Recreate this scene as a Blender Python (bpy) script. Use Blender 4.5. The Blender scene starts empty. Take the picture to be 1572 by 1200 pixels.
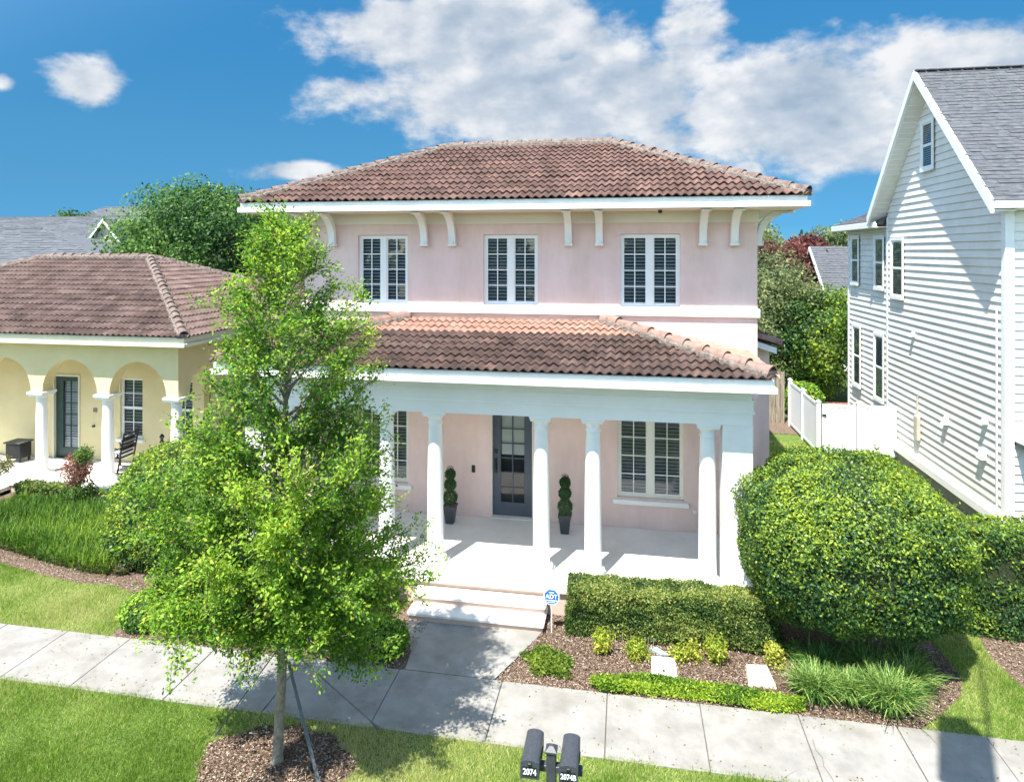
import bpy, bmesh, math, random
import numpy as np
from mathutils import Vector, Matrix
random.seed(7); RNG = np.random.default_rng(11)
R = math.radians
SC = bpy.context.scene
COL = SC.collection
# ------------------------------------------------------------------ camera
cam_d = bpy.data.cameras.new('camera'); cam = bpy.data.objects.new('camera', cam_d); COL.objects.link(cam)
cam.location = (0, 0, 6.5); cam.rotation_euler = (R(90), 0, R(9.87))
cam_d.sensor_width = 36; cam_d.lens = 36 * 1000 / 1572; cam_d.shift_y = -214 / 1572
cam_d.clip_start = .1; cam_d.clip_end = 2000
SC.camera = cam
# ------------------------------------------------------------------ light
SUN_AZ, SUN_EL = 203.0, 62.0                    # clockwise from +Y; the sun stands behind the camera's left shoulder
ld = Vector((math.sin(R(SUN_AZ)) * math.cos(R(SUN_EL)), math.cos(R(SUN_AZ)) * math.cos(R(SUN_EL)), math.sin(R(SUN_EL))))
sun_d = bpy.data.lights.new('sun', 'SUN'); sun_d.energy = 2.0; sun_d.angle = R(.53); sun_d.color = (1, .945, .86)
sun = bpy.data.objects.new('sun', sun_d); COL.objects.link(sun)
sun.rotation_euler = ld.to_track_quat('Z', 'Y').to_euler(); sun.location = (-4, -20, 40)
SC.view_settings.view_transform = 'Standard'; SC.view_settings.look = 'None'
SC.view_settings.exposure = 2.55; SC.view_settings.gamma = 1; SC.view_settings.use_curve_mapping = False
SC.render.engine = 'CYCLES'; SC.cycles.use_denoising = True; SC.cycles.max_bounces = 8
SC.cycles.diffuse_bounces = 6; SC.cycles.glossy_bounces = 3; SC.cycles.transmission_bounces = 4; SC.cycles.transparent_max_bounces = 8

W = bpy.data.worlds.new('World'); SC.world = W; W.use_nodes = True
nt = W.node_tree; nt.nodes.clear()
def N(t, typ, **kw):
    n = t.nodes.new(typ)
    for k, v in kw.items():
        if k.startswith('i_'): n.inputs[int(k[2:])].default_value = v
        else: setattr(n, k, v)
    return n
def L(t, a, b): t.links.new(a, b)
def M_(t, op, a, b=None, c=None):
    n = t.nodes.new('ShaderNodeMath'); n.operation = op
    for i, x in enumerate((a, b, c)):
        if x is None: continue
        if isinstance(x, (int, float)): n.inputs[i].default_value = x
        else: t.links.new(x, n.inputs[i])
    return n.outputs[0]
def ramp(t, fac, stops):
    n = t.nodes.new('ShaderNodeValToRGB'); e = n.color_ramp.elements
    e[0].position, e[0].color = stops[0][0], (*stops[0][1], 1)
    e[1].position, e[1].color = stops[-1][0], (*stops[-1][1], 1)
    for p, c in stops[1:-1]:
        q = e.new(p); q.color = (*c, 1)
    t.links.new(fac, n.inputs[0]); return n.outputs[0]
sky = N(nt, 'ShaderNodeTexSky', sky_type='NISHITA', sun_disc=False, sun_elevation=R(SUN_EL), sun_rotation=R(SUN_AZ),
        air_density=0.7, dust_density=0.0, ozone_density=8.0, altitude=0)
tc = N(nt, 'ShaderNodeTexCoord'); sx = N(nt, 'ShaderNodeSeparateXYZ'); L(nt, tc.outputs['Generated'], sx.inputs[0])
deep = ramp(nt, sx.outputs[2], [(0, (.031, .078, .118)), (.04, (.034, .082, .112)), (.09, (.050, .103, .114)), (.165, (.066, .138, .136)), (.34, (.076, .205, .203)), (1, (.64, .63, .49))])   # deep azure towards the horizon
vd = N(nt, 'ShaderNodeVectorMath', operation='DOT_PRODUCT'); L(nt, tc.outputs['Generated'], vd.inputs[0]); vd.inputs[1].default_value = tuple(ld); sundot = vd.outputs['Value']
glow = N(nt, 'ShaderNodeMapRange', interpolation_type='SMOOTHSTEP', i_1=0.0, i_2=.65); L(nt, sundot, glow.inputs[0])      # unseen sky and clouds towards the sun, brightened to fill the shaded fronts
dmx = N(nt, 'ShaderNodeMixRGB'); L(nt, glow.outputs[0], dmx.inputs[0]); L(nt, deep, dmx.inputs[1]); dmx.inputs[2].default_value = (.97, .77, .53, 1)      # warm brightening round the sun, added as fill light from behind the camera
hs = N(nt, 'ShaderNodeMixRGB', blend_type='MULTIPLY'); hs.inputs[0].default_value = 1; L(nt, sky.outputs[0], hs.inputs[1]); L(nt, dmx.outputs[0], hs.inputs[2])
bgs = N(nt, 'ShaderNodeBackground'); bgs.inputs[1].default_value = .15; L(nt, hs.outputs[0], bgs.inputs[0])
az = M_(nt, 'MULTIPLY', M_(nt, 'ARCTAN2', sx.outputs[0], sx.outputs[1]), 57.2958)
el = M_(nt, 'MULTIPLY', M_(nt, 'ARCSINE', sx.outputs[2]), 57.2958)
cb = N(nt, 'ShaderNodeCombineXYZ'); L(nt, az, cb.inputs[0]); L(nt, M_(nt, 'MULTIPLY', el, 1.6), cb.inputs[1])
def fbm(scale, det, off=0.0, rough=.55):
    mp = N(nt, 'ShaderNodeMapping'); mp.inputs['Location'].default_value = (off, off * .6 + 3.1, 0); L(nt, cb.outputs[0], mp.inputs[0])
    n = N(nt, 'ShaderNodeTexNoise'); n.inputs['Scale'].default_value = scale; n.inputs['Detail'].default_value = det
    n.inputs['Roughness'].default_value = rough; L(nt, mp.outputs[0], n.inputs['Vector']); return n.outputs[0]
n_a = fbm(.155, 9, 0, .58); n_b = fbm(.09, 5, 17)
CLOUDS = [(-43.1, 12.3, 3.41, 2.01, 1.25), (-48.0, 11.6, 1.06, 0.81, 1.1), (-28.4, 6.7, 6.18, 1.09, 1.15), (-22.6, 13.5, 5.45, 2.35, 1.1), (-12.5, 18.0, 14.9, 5.2, 1.7), (-27.4, 17.3, 1.82, 1.37, 0.75), (-6.2, 13.3, 16.5, 4.8, 1.9), (5.5, 17.5, 4.53, 3.87, 1.2), (12.6, 11.8, 10.5, 4.6, 1.8), (16.9, 9.0, 8.0, 3.6, 1.6), (24.0, 13.0, 8, 3.2, 1.6), (10.1, 6.6, 1.72, 1.18, 1.2), (-33.7, 3.9, 1.92, 0.73, 1.0), (5.5, 9.4, 7.99, 2.49, 1.1), (-18.2, 9.1, 3.37, 1.02, 0.7)]
field = None
for ca, ce, ra, re, am in CLOUDS:
    a = M_(nt, 'DIVIDE', M_(nt, 'SUBTRACT', az, ca), ra); e = M_(nt, 'DIVIDE', M_(nt, 'SUBTRACT', el, ce), re)
    r2 = M_(nt, 'ADD', M_(nt, 'MULTIPLY', a, a), M_(nt, 'MULTIPLY', e, e))
    f = M_(nt, 'MULTIPLY', M_(nt, 'EXPONENT', M_(nt, 'MULTIPLY', r2, -1.0)), am)
    field = f if field is None else M_(nt, 'MAXIMUM', field, f)
away = M_(nt, 'MULTIPLY', M_(nt, 'SUBTRACT', n_b, .42), 4.0)          # the same broken cloud elsewhere in the sky
side = N(nt, 'ShaderNodeMapRange', i_1=48.0, i_2=70.0); L(nt, M_(nt, 'ABSOLUTE', M_(nt, 'ADD', az, 10)), side.inputs[0])
hi = N(nt, 'ShaderNodeMapRange', i_1=27.0, i_2=40.0); L(nt, el, hi.inputs[0])
out_m = M_(nt, 'MAXIMUM', side.outputs[0], hi.outputs[0])
field = M_(nt, 'ADD', field, M_(nt, 'MULTIPLY', away, M_(nt, 'MULTIPLY', out_m, .8)))
dens0 = M_(nt, 'ADD', M_(nt, 'SUBTRACT', field, .55), M_(nt, 'MULTIPLY', M_(nt, 'SUBTRACT', n_a, .5), 2.3))
den = N(nt, 'ShaderNodeMapRange', interpolation_type='SMOOTHSTEP', i_1=-.06, i_2=.55); L(nt, dens0, den.inputs[0])
abv = N(nt, 'ShaderNodeMapRange', i_1=-1.0, i_2=2.0); L(nt, el, abv.inputs[0])
fac = M_(nt, 'MULTIPLY', M_(nt, 'MULTIPLY', den.outputs[0], .93), abv.outputs[0])
n_s = fbm(.13, 6, 1.4)
mpu = N(nt, 'ShaderNodeMapping'); mpu.inputs['Location'].default_value = (-.5, 3.1 + 1.7, 0); L(nt, cb.outputs[0], mpu.inputs[0])
nu = N(nt, 'ShaderNodeTexNoise'); nu.inputs['Scale'].default_value = .13; nu.inputs['Detail'].default_value = 4; nu.inputs['Roughness'].default_value = .5; L(nt, mpu.outputs[0], nu.inputs['Vector'])
shade = M_(nt, 'ADD', M_(nt, 'ADD', M_(nt, 'MULTIPLY', M_(nt, 'SUBTRACT', n_s, .5), 1.5), M_(nt, 'MULTIPLY', M_(nt, 'SUBTRACT', n_a, nu.outputs[0]), 1.5)), M_(nt, 'MULTIPLY', dens0, -.22))
ccol = ramp(nt, M_(nt, 'ADD', shade, .62), [(.05, (.42, .53, .66)), (.40, (.64, .71, .80)), (.75, (1.0, 1.0, 1.0))])
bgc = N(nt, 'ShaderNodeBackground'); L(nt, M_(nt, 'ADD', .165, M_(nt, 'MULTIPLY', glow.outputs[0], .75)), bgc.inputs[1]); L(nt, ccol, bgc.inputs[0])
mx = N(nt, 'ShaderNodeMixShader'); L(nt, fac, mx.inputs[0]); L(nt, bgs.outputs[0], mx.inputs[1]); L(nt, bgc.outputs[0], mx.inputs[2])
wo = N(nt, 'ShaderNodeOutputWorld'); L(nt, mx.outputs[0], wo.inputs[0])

# ------------------------------------------------------------------ materials
def material(name, c1, c2=None, scale=3.0, rough=.6, bump=0.0, bscale=60, spec=.4, detail=5, metallic=0, c3=None, stretch=None, lo=.35, hi=.65, stain=None, per_object=0):
    m = bpy.data.materials.new(name); m.use_nodes = True; t = m.node_tree; b = t.nodes['Principled BSDF']
    b.inputs['Roughness'].default_value = rough; b.inputs['Specular IOR Level'].default_value = spec; b.inputs['Metallic'].default_value = metallic
    g = N(t, 'ShaderNodeNewGeometry'); vec = g.outputs['Position']
    if stretch:
        mp = N(t, 'ShaderNodeMapping'); mp.inputs['Scale'].default_value = stretch; L(t, vec, mp.inputs[0]); vec = mp.outputs[0]
    if c2 is None: b.inputs['Base Color'].default_value = (*c1, 1)
    else:
        n = N(t, 'ShaderNodeTexNoise'); n.inputs['Scale'].default_value = scale; n.inputs['Detail'].default_value = detail; n.inputs['Roughness'].default_value = .62
        L(t, vec, n.inputs['Vector'])
        st = [(lo, c1), (hi, c2)] if c3 is None else [(lo, c1), ((lo + hi) / 2, c2), (hi, c3)]
        colr = ramp(t, n.outputs[0], st)
        if stain:                                      # (strength, scale, stretch): worn or dirty patches of their own shape
            mp2 = N(t, 'ShaderNodeMapping'); mp2.inputs['Scale'].default_value = stain[2]; L(t, g.outputs['Position'], mp2.inputs[0])
            ns = N(t, 'ShaderNodeTexNoise'); ns.inputs['Scale'].default_value = stain[1]; ns.inputs['Detail'].default_value = 9; ns.inputs['Roughness'].default_value = .7; L(t, mp2.outputs[0], ns.inputs['Vector'])
            k = 1 - stain[0]; sc = ramp(t, ns.outputs[0], [(.42, (1, 1, 1)), (.60, (k + .02, k, k - .03)), (.68, (k - .04, k - .05, k - .08))])
            mm = N(t, 'ShaderNodeMixRGB', blend_type='MULTIPLY'); mm.inputs[0].default_value = 1; L(t, colr, mm.inputs[1]); L(t, sc, mm.inputs[2]); colr = mm.outputs[0]
        if per_object:                                 # each piece fired a little lighter or darker
            oi = N(t, 'ShaderNodeObjectInfo'); mr = N(t, 'ShaderNodeMapRange', i_3=1 - per_object, i_4=1 + per_object * .6); L(t, oi.outputs['Random'], mr.inputs[0])
            m3 = N(t, 'ShaderNodeMixRGB', blend_type='MULTIPLY'); m3.inputs[0].default_value = 1; L(t, colr, m3.inputs[1]); L(t, mr.outputs[0], m3.inputs[2]); colr = m3.outputs[0]
        L(t, colr, b.inputs['Base Color'])
    if bump:
        n2 = N(t, 'ShaderNodeTexNoise'); n2.inputs['Scale'].default_value = bscale; n2.inputs['Detail'].default_value = 4; L(t, vec, n2.inputs['Vector'])
        bp = N(t, 'ShaderNodeBump'); bp.inputs['Strength'].default_value = bump; bp.inputs['Distance'].default_value = .02
        L(t, n2.outputs[0], bp.inputs['Height']); L(t, bp.outputs[0], b.inputs['Normal'])
    return m
def mul(c, k): return tuple(min(1, x * k) for x in c)
PINK = (.77, .59, .545)
M = dict(
  pink=material('pink_stucco', mul(PINK, .95), mul(PINK, 1.04), 1.3, .9, .4, 70, .2, stain=(.09, .9, (1.6, 1.6, .3))),
  pink_riser=material('pink_masonry', (.52, .38, .31), (.60, .46, .39), 3, .85, .2, 90),
  cream=material('cream_paint', (.72, .68, .58), (.76, .72, .63), 1.5, .7, spec=.3),
  white=material('white_paint', (.76, .77, .76), (.82, .83, .82), 1.2, .5, spec=.4),
  white_stucco=material('white_stucco', (.76, .75, .72), (.82, .82, .80), 1.5, .8, .15, 90),
  blockwhite=material('creamy_white', (.72, .72, .64), (.77, .77, .70), 1.5, .6),
  vinyl=material('white_vinyl', (.64, .66, .69), (.69, .71, .73), 1, .35),
  slab=material('painted_concrete', (.66, .64, .61), (.74, .72, .69), 1.1, .6, .1, 120, detail=8, stain=(.07, 1.3, (1, 1, 1))),
  concrete=material('sidewalk_concrete', (.215, .21, .197), (.33, .323, .302), 2.2, .85, .35, 140, detail=12, lo=.3, hi=.7, stain=(.17, 1.3, (1, 1, 1))),
  joint=material('concrete_joint', (.10, .10, .09), (.16, .15, .13), 8, .9),
  glass=material('window_glass', (.018, .024, .03), None, rough=.04, spec=1.0),
  blind=material('window_blind', (.27, .30, .33), (.32, .35, .38), 2, .6),
  dark=material('dark_interior', (.015, .017, .02), None, rough=.8),
  shade=material('roller_shade', (.74, .74, .69), (.8, .8, .75), 3, .8),
  door=material('slate_blue_paint', (.062, .078, .105), (.075, .092, .122), 4, .35),
  greendoor=material('dark_green_paint', (.018, .045, .042), (.026, .058, .054), 4, .35),
  black=material('black_metal', (.012, .013, .015), (.02, .021, .024), 10, .35),
  charcoal=material('charcoal_paint', (.035, .042, .052), (.055, .063, .075), 30, .42, .1, 200),
  tile=material('weathered_roof_tile', (.065, .048, .044), (.11, .074, .066), 2.6, .8, .5, 70, c3=(.20, .125, .105), detail=8, lo=.3, hi=.72, spec=.2, stain=(.28, 1.3, (1.6, .45, .45)), per_object=.3),
  tile_up=material('red_roof_tile', (.09, .06, .054), (.155, .095, .08), 2.6, .8, .5, 70, c3=(.25, .15, .12), detail=8, lo=.28, hi=.72, spec=.2, stain=(.28, 1.3, (1.6, .45, .45)), per_object=.3),
  tile_clean=material('clean_roof_tile', (.30, .165, .125), (.42, .26, .205), 5, .8, .4, 70, spec=.2),
  tile_left=material('brown_roof_tile', (.08, .056, .05), (.13, .09, .08), 2.2, .8, .5, 70, c3=(.20, .14, .12), detail=8, lo=.3, hi=.72, spec=.2, stain=(.28, 1.3, (1.6, .45, .45)), per_object=.3),
  ridge=material('lichened_ridge_tile', (.10, .08, .07), (.17, .12, .105), 9, .85, .5, 60, c3=(.23, .195, .165), detail=9, spec=.2),
  ridge_pink=material('salmon_ridge_tile', (.19, .115, .095), (.28, .175, .145), 6, .85, .5, 60, c3=(.25, .21, .175), detail=9, spec=.2),
  mortar=material('lichened_mortar', (.09, .075, .065), (.24, .20, .17), 14, .95, .9, 40, detail=10),
  yellow=material('yellow_stucco', (.64, .55, .31), (.69, .60, .36), 1.2, .9, .2, 90),
  lightyellow=material('pale_yellow_paint', (.62, .60, .46), (.66, .64, .5), 1.2, .7),
  siding=material('white_siding', (.70, .69, .655), (.76, .755, .72), 1.5, .6, .08, 60, stain=(.07, 1.2, (1, .5, 1))),
  shingle=material('grey_shingle', (.055, .062, .072), (.095, .103, .115), 4.5, .9, .4, 90, c3=(.15, .155, .165), stretch=(1, 5, 5), detail=9, lo=.32, hi=.68, spec=.2),
  shingle_far=material('far_grey_shingle', (.085, .095, .108), (.13, .14, .155), 1.8, .9, .2, 50, stretch=(1, 4, 4), detail=8, spec=.2),
  beige=material('beige_wall', (.42, .39, .33), None, rough=.9),
  soil=material('mulch_ground', (.07, .048, .034), (.17, .125, .095), 22, .95, 1.0, 60, c3=(.28, .22, .17), detail=10, lo=.3, hi=.75, spec=.1),
  chip=material('mulch_chips', (.10, .055, .035), (.30, .20, .14), 30, .9, c3=(.52, .42, .33), lo=.3, hi=.7, spec=.1),
  lawn=material('lawn_ground', (.08, .135, .025), (.14, .20, .05), 6, .95, .8, 90, detail=10, spec=.1),
  earth=material('distant_ground', (.05, .08, .025), (.10, .12, .04), .5, .95, spec=.1),
  asphalt=material('asphalt', (.045, .045, .047), (.07, .07, .07), 8, .9, .3, 150),
  bark=material('smooth_grey_bark', (.17, .14, .11), (.34, .30, .25), 16, .85, .6, 50, stretch=(1, 1, .7)),
  twig=material('brown_twig', (.10, .07, .05), (.2, .15, .11), 12, .85),
  oldwood=material('weathered_wood', (.16, .13, .10), (.36, .32, .25), 7, .9, .4, 50, stretch=(3, 3, .3)),
  blue=material('blue_sign_face', (.01, .12, .42), None, rough=.35),
  signwhite=material('sign_white', (.8, .85, .88), None, rough=.4),
  strap=material('grey_strap', (.10, .115, .13), (.14, .155, .17), 5, .5),
  potsoil=material('potting_moss', (.25, .24, .2), None, rough=.9),
  plastic=material('tan_plastic', (.42, .37, .31), (.50, .45, .39), 5, .6, .2),
  lid=material('blue_grey_lid', (.22, .29, .31), (.30, .37, .38), 7, .6),
  stripe=material('white_cushion', (.7, .71, .72), None, rough=.9),
  navy=material('navy_cushion', (.02, .025, .04), None, rough=.9),
  brick=material('red_brick', (.26, .10, .07), (.38, .17, .12), 10, .9),
)
def leaf_material(name, trans=.32, rough=.42, spec=.35):
    m = bpy.data.materials.new(name); m.use_nodes = True; t = m.node_tree; b = t.nodes['Principled BSDF']
    at = N(t, 'ShaderNodeAttribute', attribute_name='col')
    b.inputs['Roughness'].default_value = rough; b.inputs['Specular IOR Level'].default_value = spec
    L(t, at.outputs['Color'], b.inputs['Base Color'])
    h = N(t, 'ShaderNodeHueSaturation'); h.inputs['Value'].default_value = 1.7; h.inputs['Saturation'].default_value = 1.05; h.inputs['Hue'].default_value = .49
    L(t, at.outputs['Color'], h.inputs['Color'])
    tr = N(t, 'ShaderNodeBsdfTranslucent'); L(t, h.outputs[0], tr.inputs[0])
    mxx = N(t, 'ShaderNodeMixShader'); mxx.inputs[0].default_value = trans
    L(t, b.outputs[0], mxx.inputs[1]); L(t, tr.outputs[0], mxx.inputs[2]); L(t, mxx.outputs[0], t.nodes['Material Output'].inputs[0])
    return m
LEAF = leaf_material('leaf', .38, .5, .22); LEAFG = leaf_material('glossy_leaf', .28, .42, .3); BLADE = leaf_material('grass_blade', .35, .5, .25)

# ------------------------------------------------------------------ objects
def tag(o, label=None, cat=None, group=None, kind=None):
    if label: o['label'] = label
    if cat: o['category'] = cat
    if group: o['group'] = group
    if kind: o['kind'] = kind
    return o
def wloc(o):
    v = Vector((0, 0, 0))
    while o is not None: v += o.location; o = o.parent
    return v
def empty(name, loc, label=None, cat=None, group=None, kind=None):
    o = bpy.data.objects.new(name, None); COL.objects.link(o); o.location = loc; o.empty_display_size = .2
    return tag(o, label, cat, group, kind)
class MB:
    def __init__(s): s.v = []; s.f = []; s.sm = []
    def add(s, vs, fs, smooth=False):
        k = len(s.v); s.v += [tuple(p) for p in vs]; s.f += [tuple(i + k for i in f) for f in fs]; s.sm += [smooth] * len(fs); return s
    def box(s, x0, x1, y0, y1, z0, z1):
        vs = [(x, y, z) for z in (z0, z1) for x, y in ((x0, y0), (x1, y0), (x1, y1), (x0, y1))]
        return s.add(vs, [(3, 2, 1, 0), (4, 5, 6, 7), (0, 1, 5, 4), (1, 2, 6, 5), (2, 3, 7, 6), (3, 0, 4, 7)])
    def bbox(s, x0, x1, y0, y1, z0, z1, b=.01):     # box with chamfered vertical and top edges
        b = min(b, (x1 - x0) * .3, (y1 - y0) * .3, (z1 - z0) * .45)
        def ring(i, z): return [(x0 + i + b, y0 + i, z), (x1 - i - b, y0 + i, z), (x1 - i, y0 + i + b, z), (x1 - i, y1 - i - b, z), (x1 - i - b, y1 - i, z), (x0 + i + b, y1 - i, z), (x0 + i, y1 - i - b, z), (x0 + i, y0 + i + b, z)]
        return s.loft([ring(b, z0), ring(0, z0 + b), ring(0, z1 - b), ring(b, z1)])
    def loft(s, rings, caps=True, smooth=False):
        n = len(rings[0]); vs = [p for r in rings for p in r]; fs = []
        for i in range(len(rings) - 1):
            for j in range(n): fs.append((i * n + j, i * n + (j + 1) % n, (i + 1) * n + (j + 1) % n, (i + 1) * n + j))
        s.add(vs, fs, smooth)
        if caps: s.add(rings[0][::-1], [tuple(range(n))]); s.add(rings[-1], [tuple(range(n))])
        return s
    def prism(s, poly, z0, z1): return s.loft([[(x, y, z0) for x, y in poly], [(x, y, z1) for x, y in poly]])
    def lathe(s, cx, cy, prof, n=28): return s.loft([[(cx + r * math.cos(2 * math.pi * k / n), cy + r * math.sin(2 * math.pi * k / n), z) for k in range(n)] for r, z in prof], smooth=True)
    def tube(s, pts, rad, n=8, caps=True):
        pts = [Vector(p) for p in pts]; rings = []
        if not isinstance(rad, (list, tuple)): rad = [rad] * len(pts)
        for i, p in enumerate(pts):
            d = (pts[min(i + 1, len(pts) - 1)] - pts[max(i - 1, 0)]).normalized()
            a = Vector((0, 0, 1)) if abs(d.z) < .9 else Vector((1, 0, 0)); x = d.cross(a).normalized(); y = d.cross(x)
            rings.append([p + (x * math.cos(2 * math.pi * k / n) + y * math.sin(2 * math.pi * k / n)) * rad[i] for k in range(n)])
        return s.loft(rings, caps, True)
    def build(s, name, mat, parent=None, loc=None, **kw):
        o_ = Vector(loc) if loc is not None else (wloc(parent) if parent else None)
        if o_ is None:
            a = np.array(s.v); o_ = Vector(((a[:, 0].min() + a[:, 0].max()) / 2, (a[:, 1].min() + a[:, 1].max()) / 2, a[:, 2].min()))
        me = bpy.data.meshes.new(name); me.from_pydata([(p[0] - o_.x, p[1] - o_.y, p[2] - o_.z) for p in s.v], [], s.f)
        me.polygons.foreach_set('use_smooth', s.sm); me.materials.append(mat)
        if any(s.sm):
            try: me.set_sharp_from_angle(angle=R(40))
            except Exception: pass
        o = bpy.data.objects.new(name, me); COL.objects.link(o)
        if parent: o.parent = parent; o.location = o_ - wloc(parent)
        else: o.location = o_
        return tag(o, **kw)
def local(mb, name, mat, parent, loc=(0, 0, 0), rotz=0, **kw):        # verts already local to the new object
    me = bpy.data.meshes.new(name); me.from_pydata(mb.v, [], mb.f); me.polygons.foreach_set('use_smooth', mb.sm); me.materials.append(mat)
    o = bpy.data.objects.new(name, me); COL.objects.link(o); o.parent = parent; o.location = loc; o.rotation_euler = (0, 0, rotz)
    return tag(o, **kw)
def inst(src, parent, loc, rotz=None):
    o = src.copy(); COL.objects.link(o); o.parent = parent; o.location = loc
    if rotz is not None: o.rotation_euler = (0, 0, rotz)
    return o
def copy_tree(o, parent=None):
    c = o.copy(); COL.objects.link(c); c.parent = parent
    for ch in list(o.children): copy_tree(ch, c)
    return c
def text(name, body, size, mat, parent, loc, rot, ext=.002, scale=(1, 1, 1)):
    cu = bpy.data.curves.new(name, 'FONT'); cu.body = body; cu.size = size; cu.extrude = ext; cu.align_x = 'CENTER'; cu.align_y = 'CENTER'; cu.offset = size * .025
    t = bpy.data.objects.new(name, cu); COL.objects.link(t)
    me = bpy.data.meshes.new_from_object(t.evaluated_get(bpy.context.evaluated_depsgraph_get())); bpy.data.objects.remove(t)
    me.materials.clear(); me.materials.append(mat)
    o = bpy.data.objects.new(name, me); COL.objects.link(o); o.parent = parent; o.location = loc; o.rotation_euler = rot; o.scale = scale; return o

# ------------------------------------------------------------------ foliage
def noise3(P, s, seed=0):
    r = np.random.default_rng(seed); out = np.zeros(len(P)); amp = 1.0; tot = 0
    for o in range(3):
        for k in range(4):
            d = r.normal(size=3); d /= np.linalg.norm(d); out += amp * np.sin((P @ d) * s * (2 ** o) * r.uniform(.7, 1.4) + r.uniform(0, 6.28))
        tot += amp * 1.6; amp *= .55
    return out / tot
def quads_mesh(name, V, mat, parent, C, loc=None, tri=False, **kw):
    k = 3 if tri else 4; n = len(V) // k
    o_ = Vector(loc) if loc is not None else (wloc(parent) if parent else Vector((float(V[:, 0].mean()), float(V[:, 1].mean()), float(V[:, 2].min()))))
    V = V - np.array(o_)
    me = bpy.data.meshes.new(name); me.vertices.add(len(V)); me.vertices.foreach_set('co', V.astype(np.float32).ravel())
    me.loops.add(len(V)); me.loops.foreach_set('vertex_index', np.arange(len(V), dtype=np.int32))
    me.polygons.add(n); me.polygons.foreach_set('loop_start', np.arange(0, len(V), k, dtype=np.int32))
    if C is not None:
        a = me.attributes.new('col', 'FLOAT_COLOR', 'POINT'); c4 = np.ones((len(V), 4), np.float32); c4[:, :3] = np.repeat(C, k, axis=0); a.data.foreach_set('color', c4.ravel())
    me.update(); me.materials.append(mat)
    o = bpy.data.objects.new(name, me); COL.objects.link(o)
    if parent: o.parent = parent; o.location = o_ - wloc(parent)
    else: o.location = o_
    return tag(o, **kw)
def unit(a): return a / np.maximum(np.linalg.norm(a, axis=1, keepdims=True), 1e-9)
def leaf_verts(P, Nn, size, bias=1.0, wide=.5, T=None):
    n = len(P); nn = unit(Nn * bias + RNG.normal(size=(n, 3)) * .8)
    t = RNG.normal(size=(n, 3)) if T is None else T + RNG.normal(size=(n, 3)) * .6
    t = unit(t - nn * np.sum(t * nn, 1)[:, None]); b = np.cross(nn, t)
    s = size[:, None]; f = nn * s * .12
    V = np.stack([P, P + t * s * .5 + b * s * wide * .5 + f, P + t * s, P + t * s * .5 - b * s * wide * .5 + f], 1)
    return V.reshape(-1, 3)
def leaf_colors(P, pal, s=1.6, seed=0, top=None, spread=.75, nw=.45):
    pal = np.array(pal); k = noise3(P, s, seed) * nw + RNG.normal(size=len(P)) * spread * .45 + .5
    if top is not None: k = k + top
    k = np.clip(k, 0, .999) * (len(pal) - 1); i = k.astype(int); f = (k - i)[:, None]
    c = pal[i] * (1 - f) + pal[i + 1] * f
    return c * RNG.uniform(.75, 1.25, (len(P), 1))
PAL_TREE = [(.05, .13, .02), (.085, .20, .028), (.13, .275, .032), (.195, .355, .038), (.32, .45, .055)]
PAL_BUSH = [(.03, .085, .03), (.06, .13, .045), (.10, .19, .045), (.17, .28, .035), (.29, .38, .045)]
PAL_HEDGE = [(.035, .08, .022), (.07, .125, .035), (.13, .20, .045), (.22, .29, .065), (.32, .35, .11)]
PAL_DARK = [(.025, .075, .02), (.05, .12, .03), (.085, .17, .035), (.13, .23, .05), (.19, .29, .07)]
PAL_GREY = [(.05, .085, .035), (.09, .135, .055), (.14, .18, .08), (.20, .24, .11), (.28, .31, .14)]
def ellipsoid_shell(c, r, n, lump=.09, ls=1.7, seed=0, zmin=None, depth=.12, power=1.0):
    D = unit(RNG.normal(size=(n, 3)))
    if power != 1.0: D = np.sign(D) * np.abs(D) ** power; D = D / np.max([np.ones(n)], axis=0)[:, None]
    P = D * np.array(r); k = 1 + lump * noise3(P, ls, seed) + .035 * noise3(P, 7.5, seed + 3) - RNG.random(n) ** 1.5 * depth
    P = P * k[:, None] + np.array(c)
    if zmin is not None: m = P[:, 2] > zmin; P, D = P[m], D[m]
    return P, unit(D / np.array(r))
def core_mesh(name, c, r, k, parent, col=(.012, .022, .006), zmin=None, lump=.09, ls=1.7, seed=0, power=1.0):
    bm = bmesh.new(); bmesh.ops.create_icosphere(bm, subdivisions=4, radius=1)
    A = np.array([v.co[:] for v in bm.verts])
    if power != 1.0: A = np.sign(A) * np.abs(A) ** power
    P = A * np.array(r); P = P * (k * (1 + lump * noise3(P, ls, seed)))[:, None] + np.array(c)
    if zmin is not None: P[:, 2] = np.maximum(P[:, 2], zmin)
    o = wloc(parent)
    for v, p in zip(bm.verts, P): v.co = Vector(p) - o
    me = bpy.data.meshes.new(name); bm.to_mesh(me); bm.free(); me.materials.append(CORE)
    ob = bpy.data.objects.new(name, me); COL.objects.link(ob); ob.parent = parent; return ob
CORE = material('inner_twigs', (.012, .02, .006), (.04, .055, .018), 30, .95, .8, 60)

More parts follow.
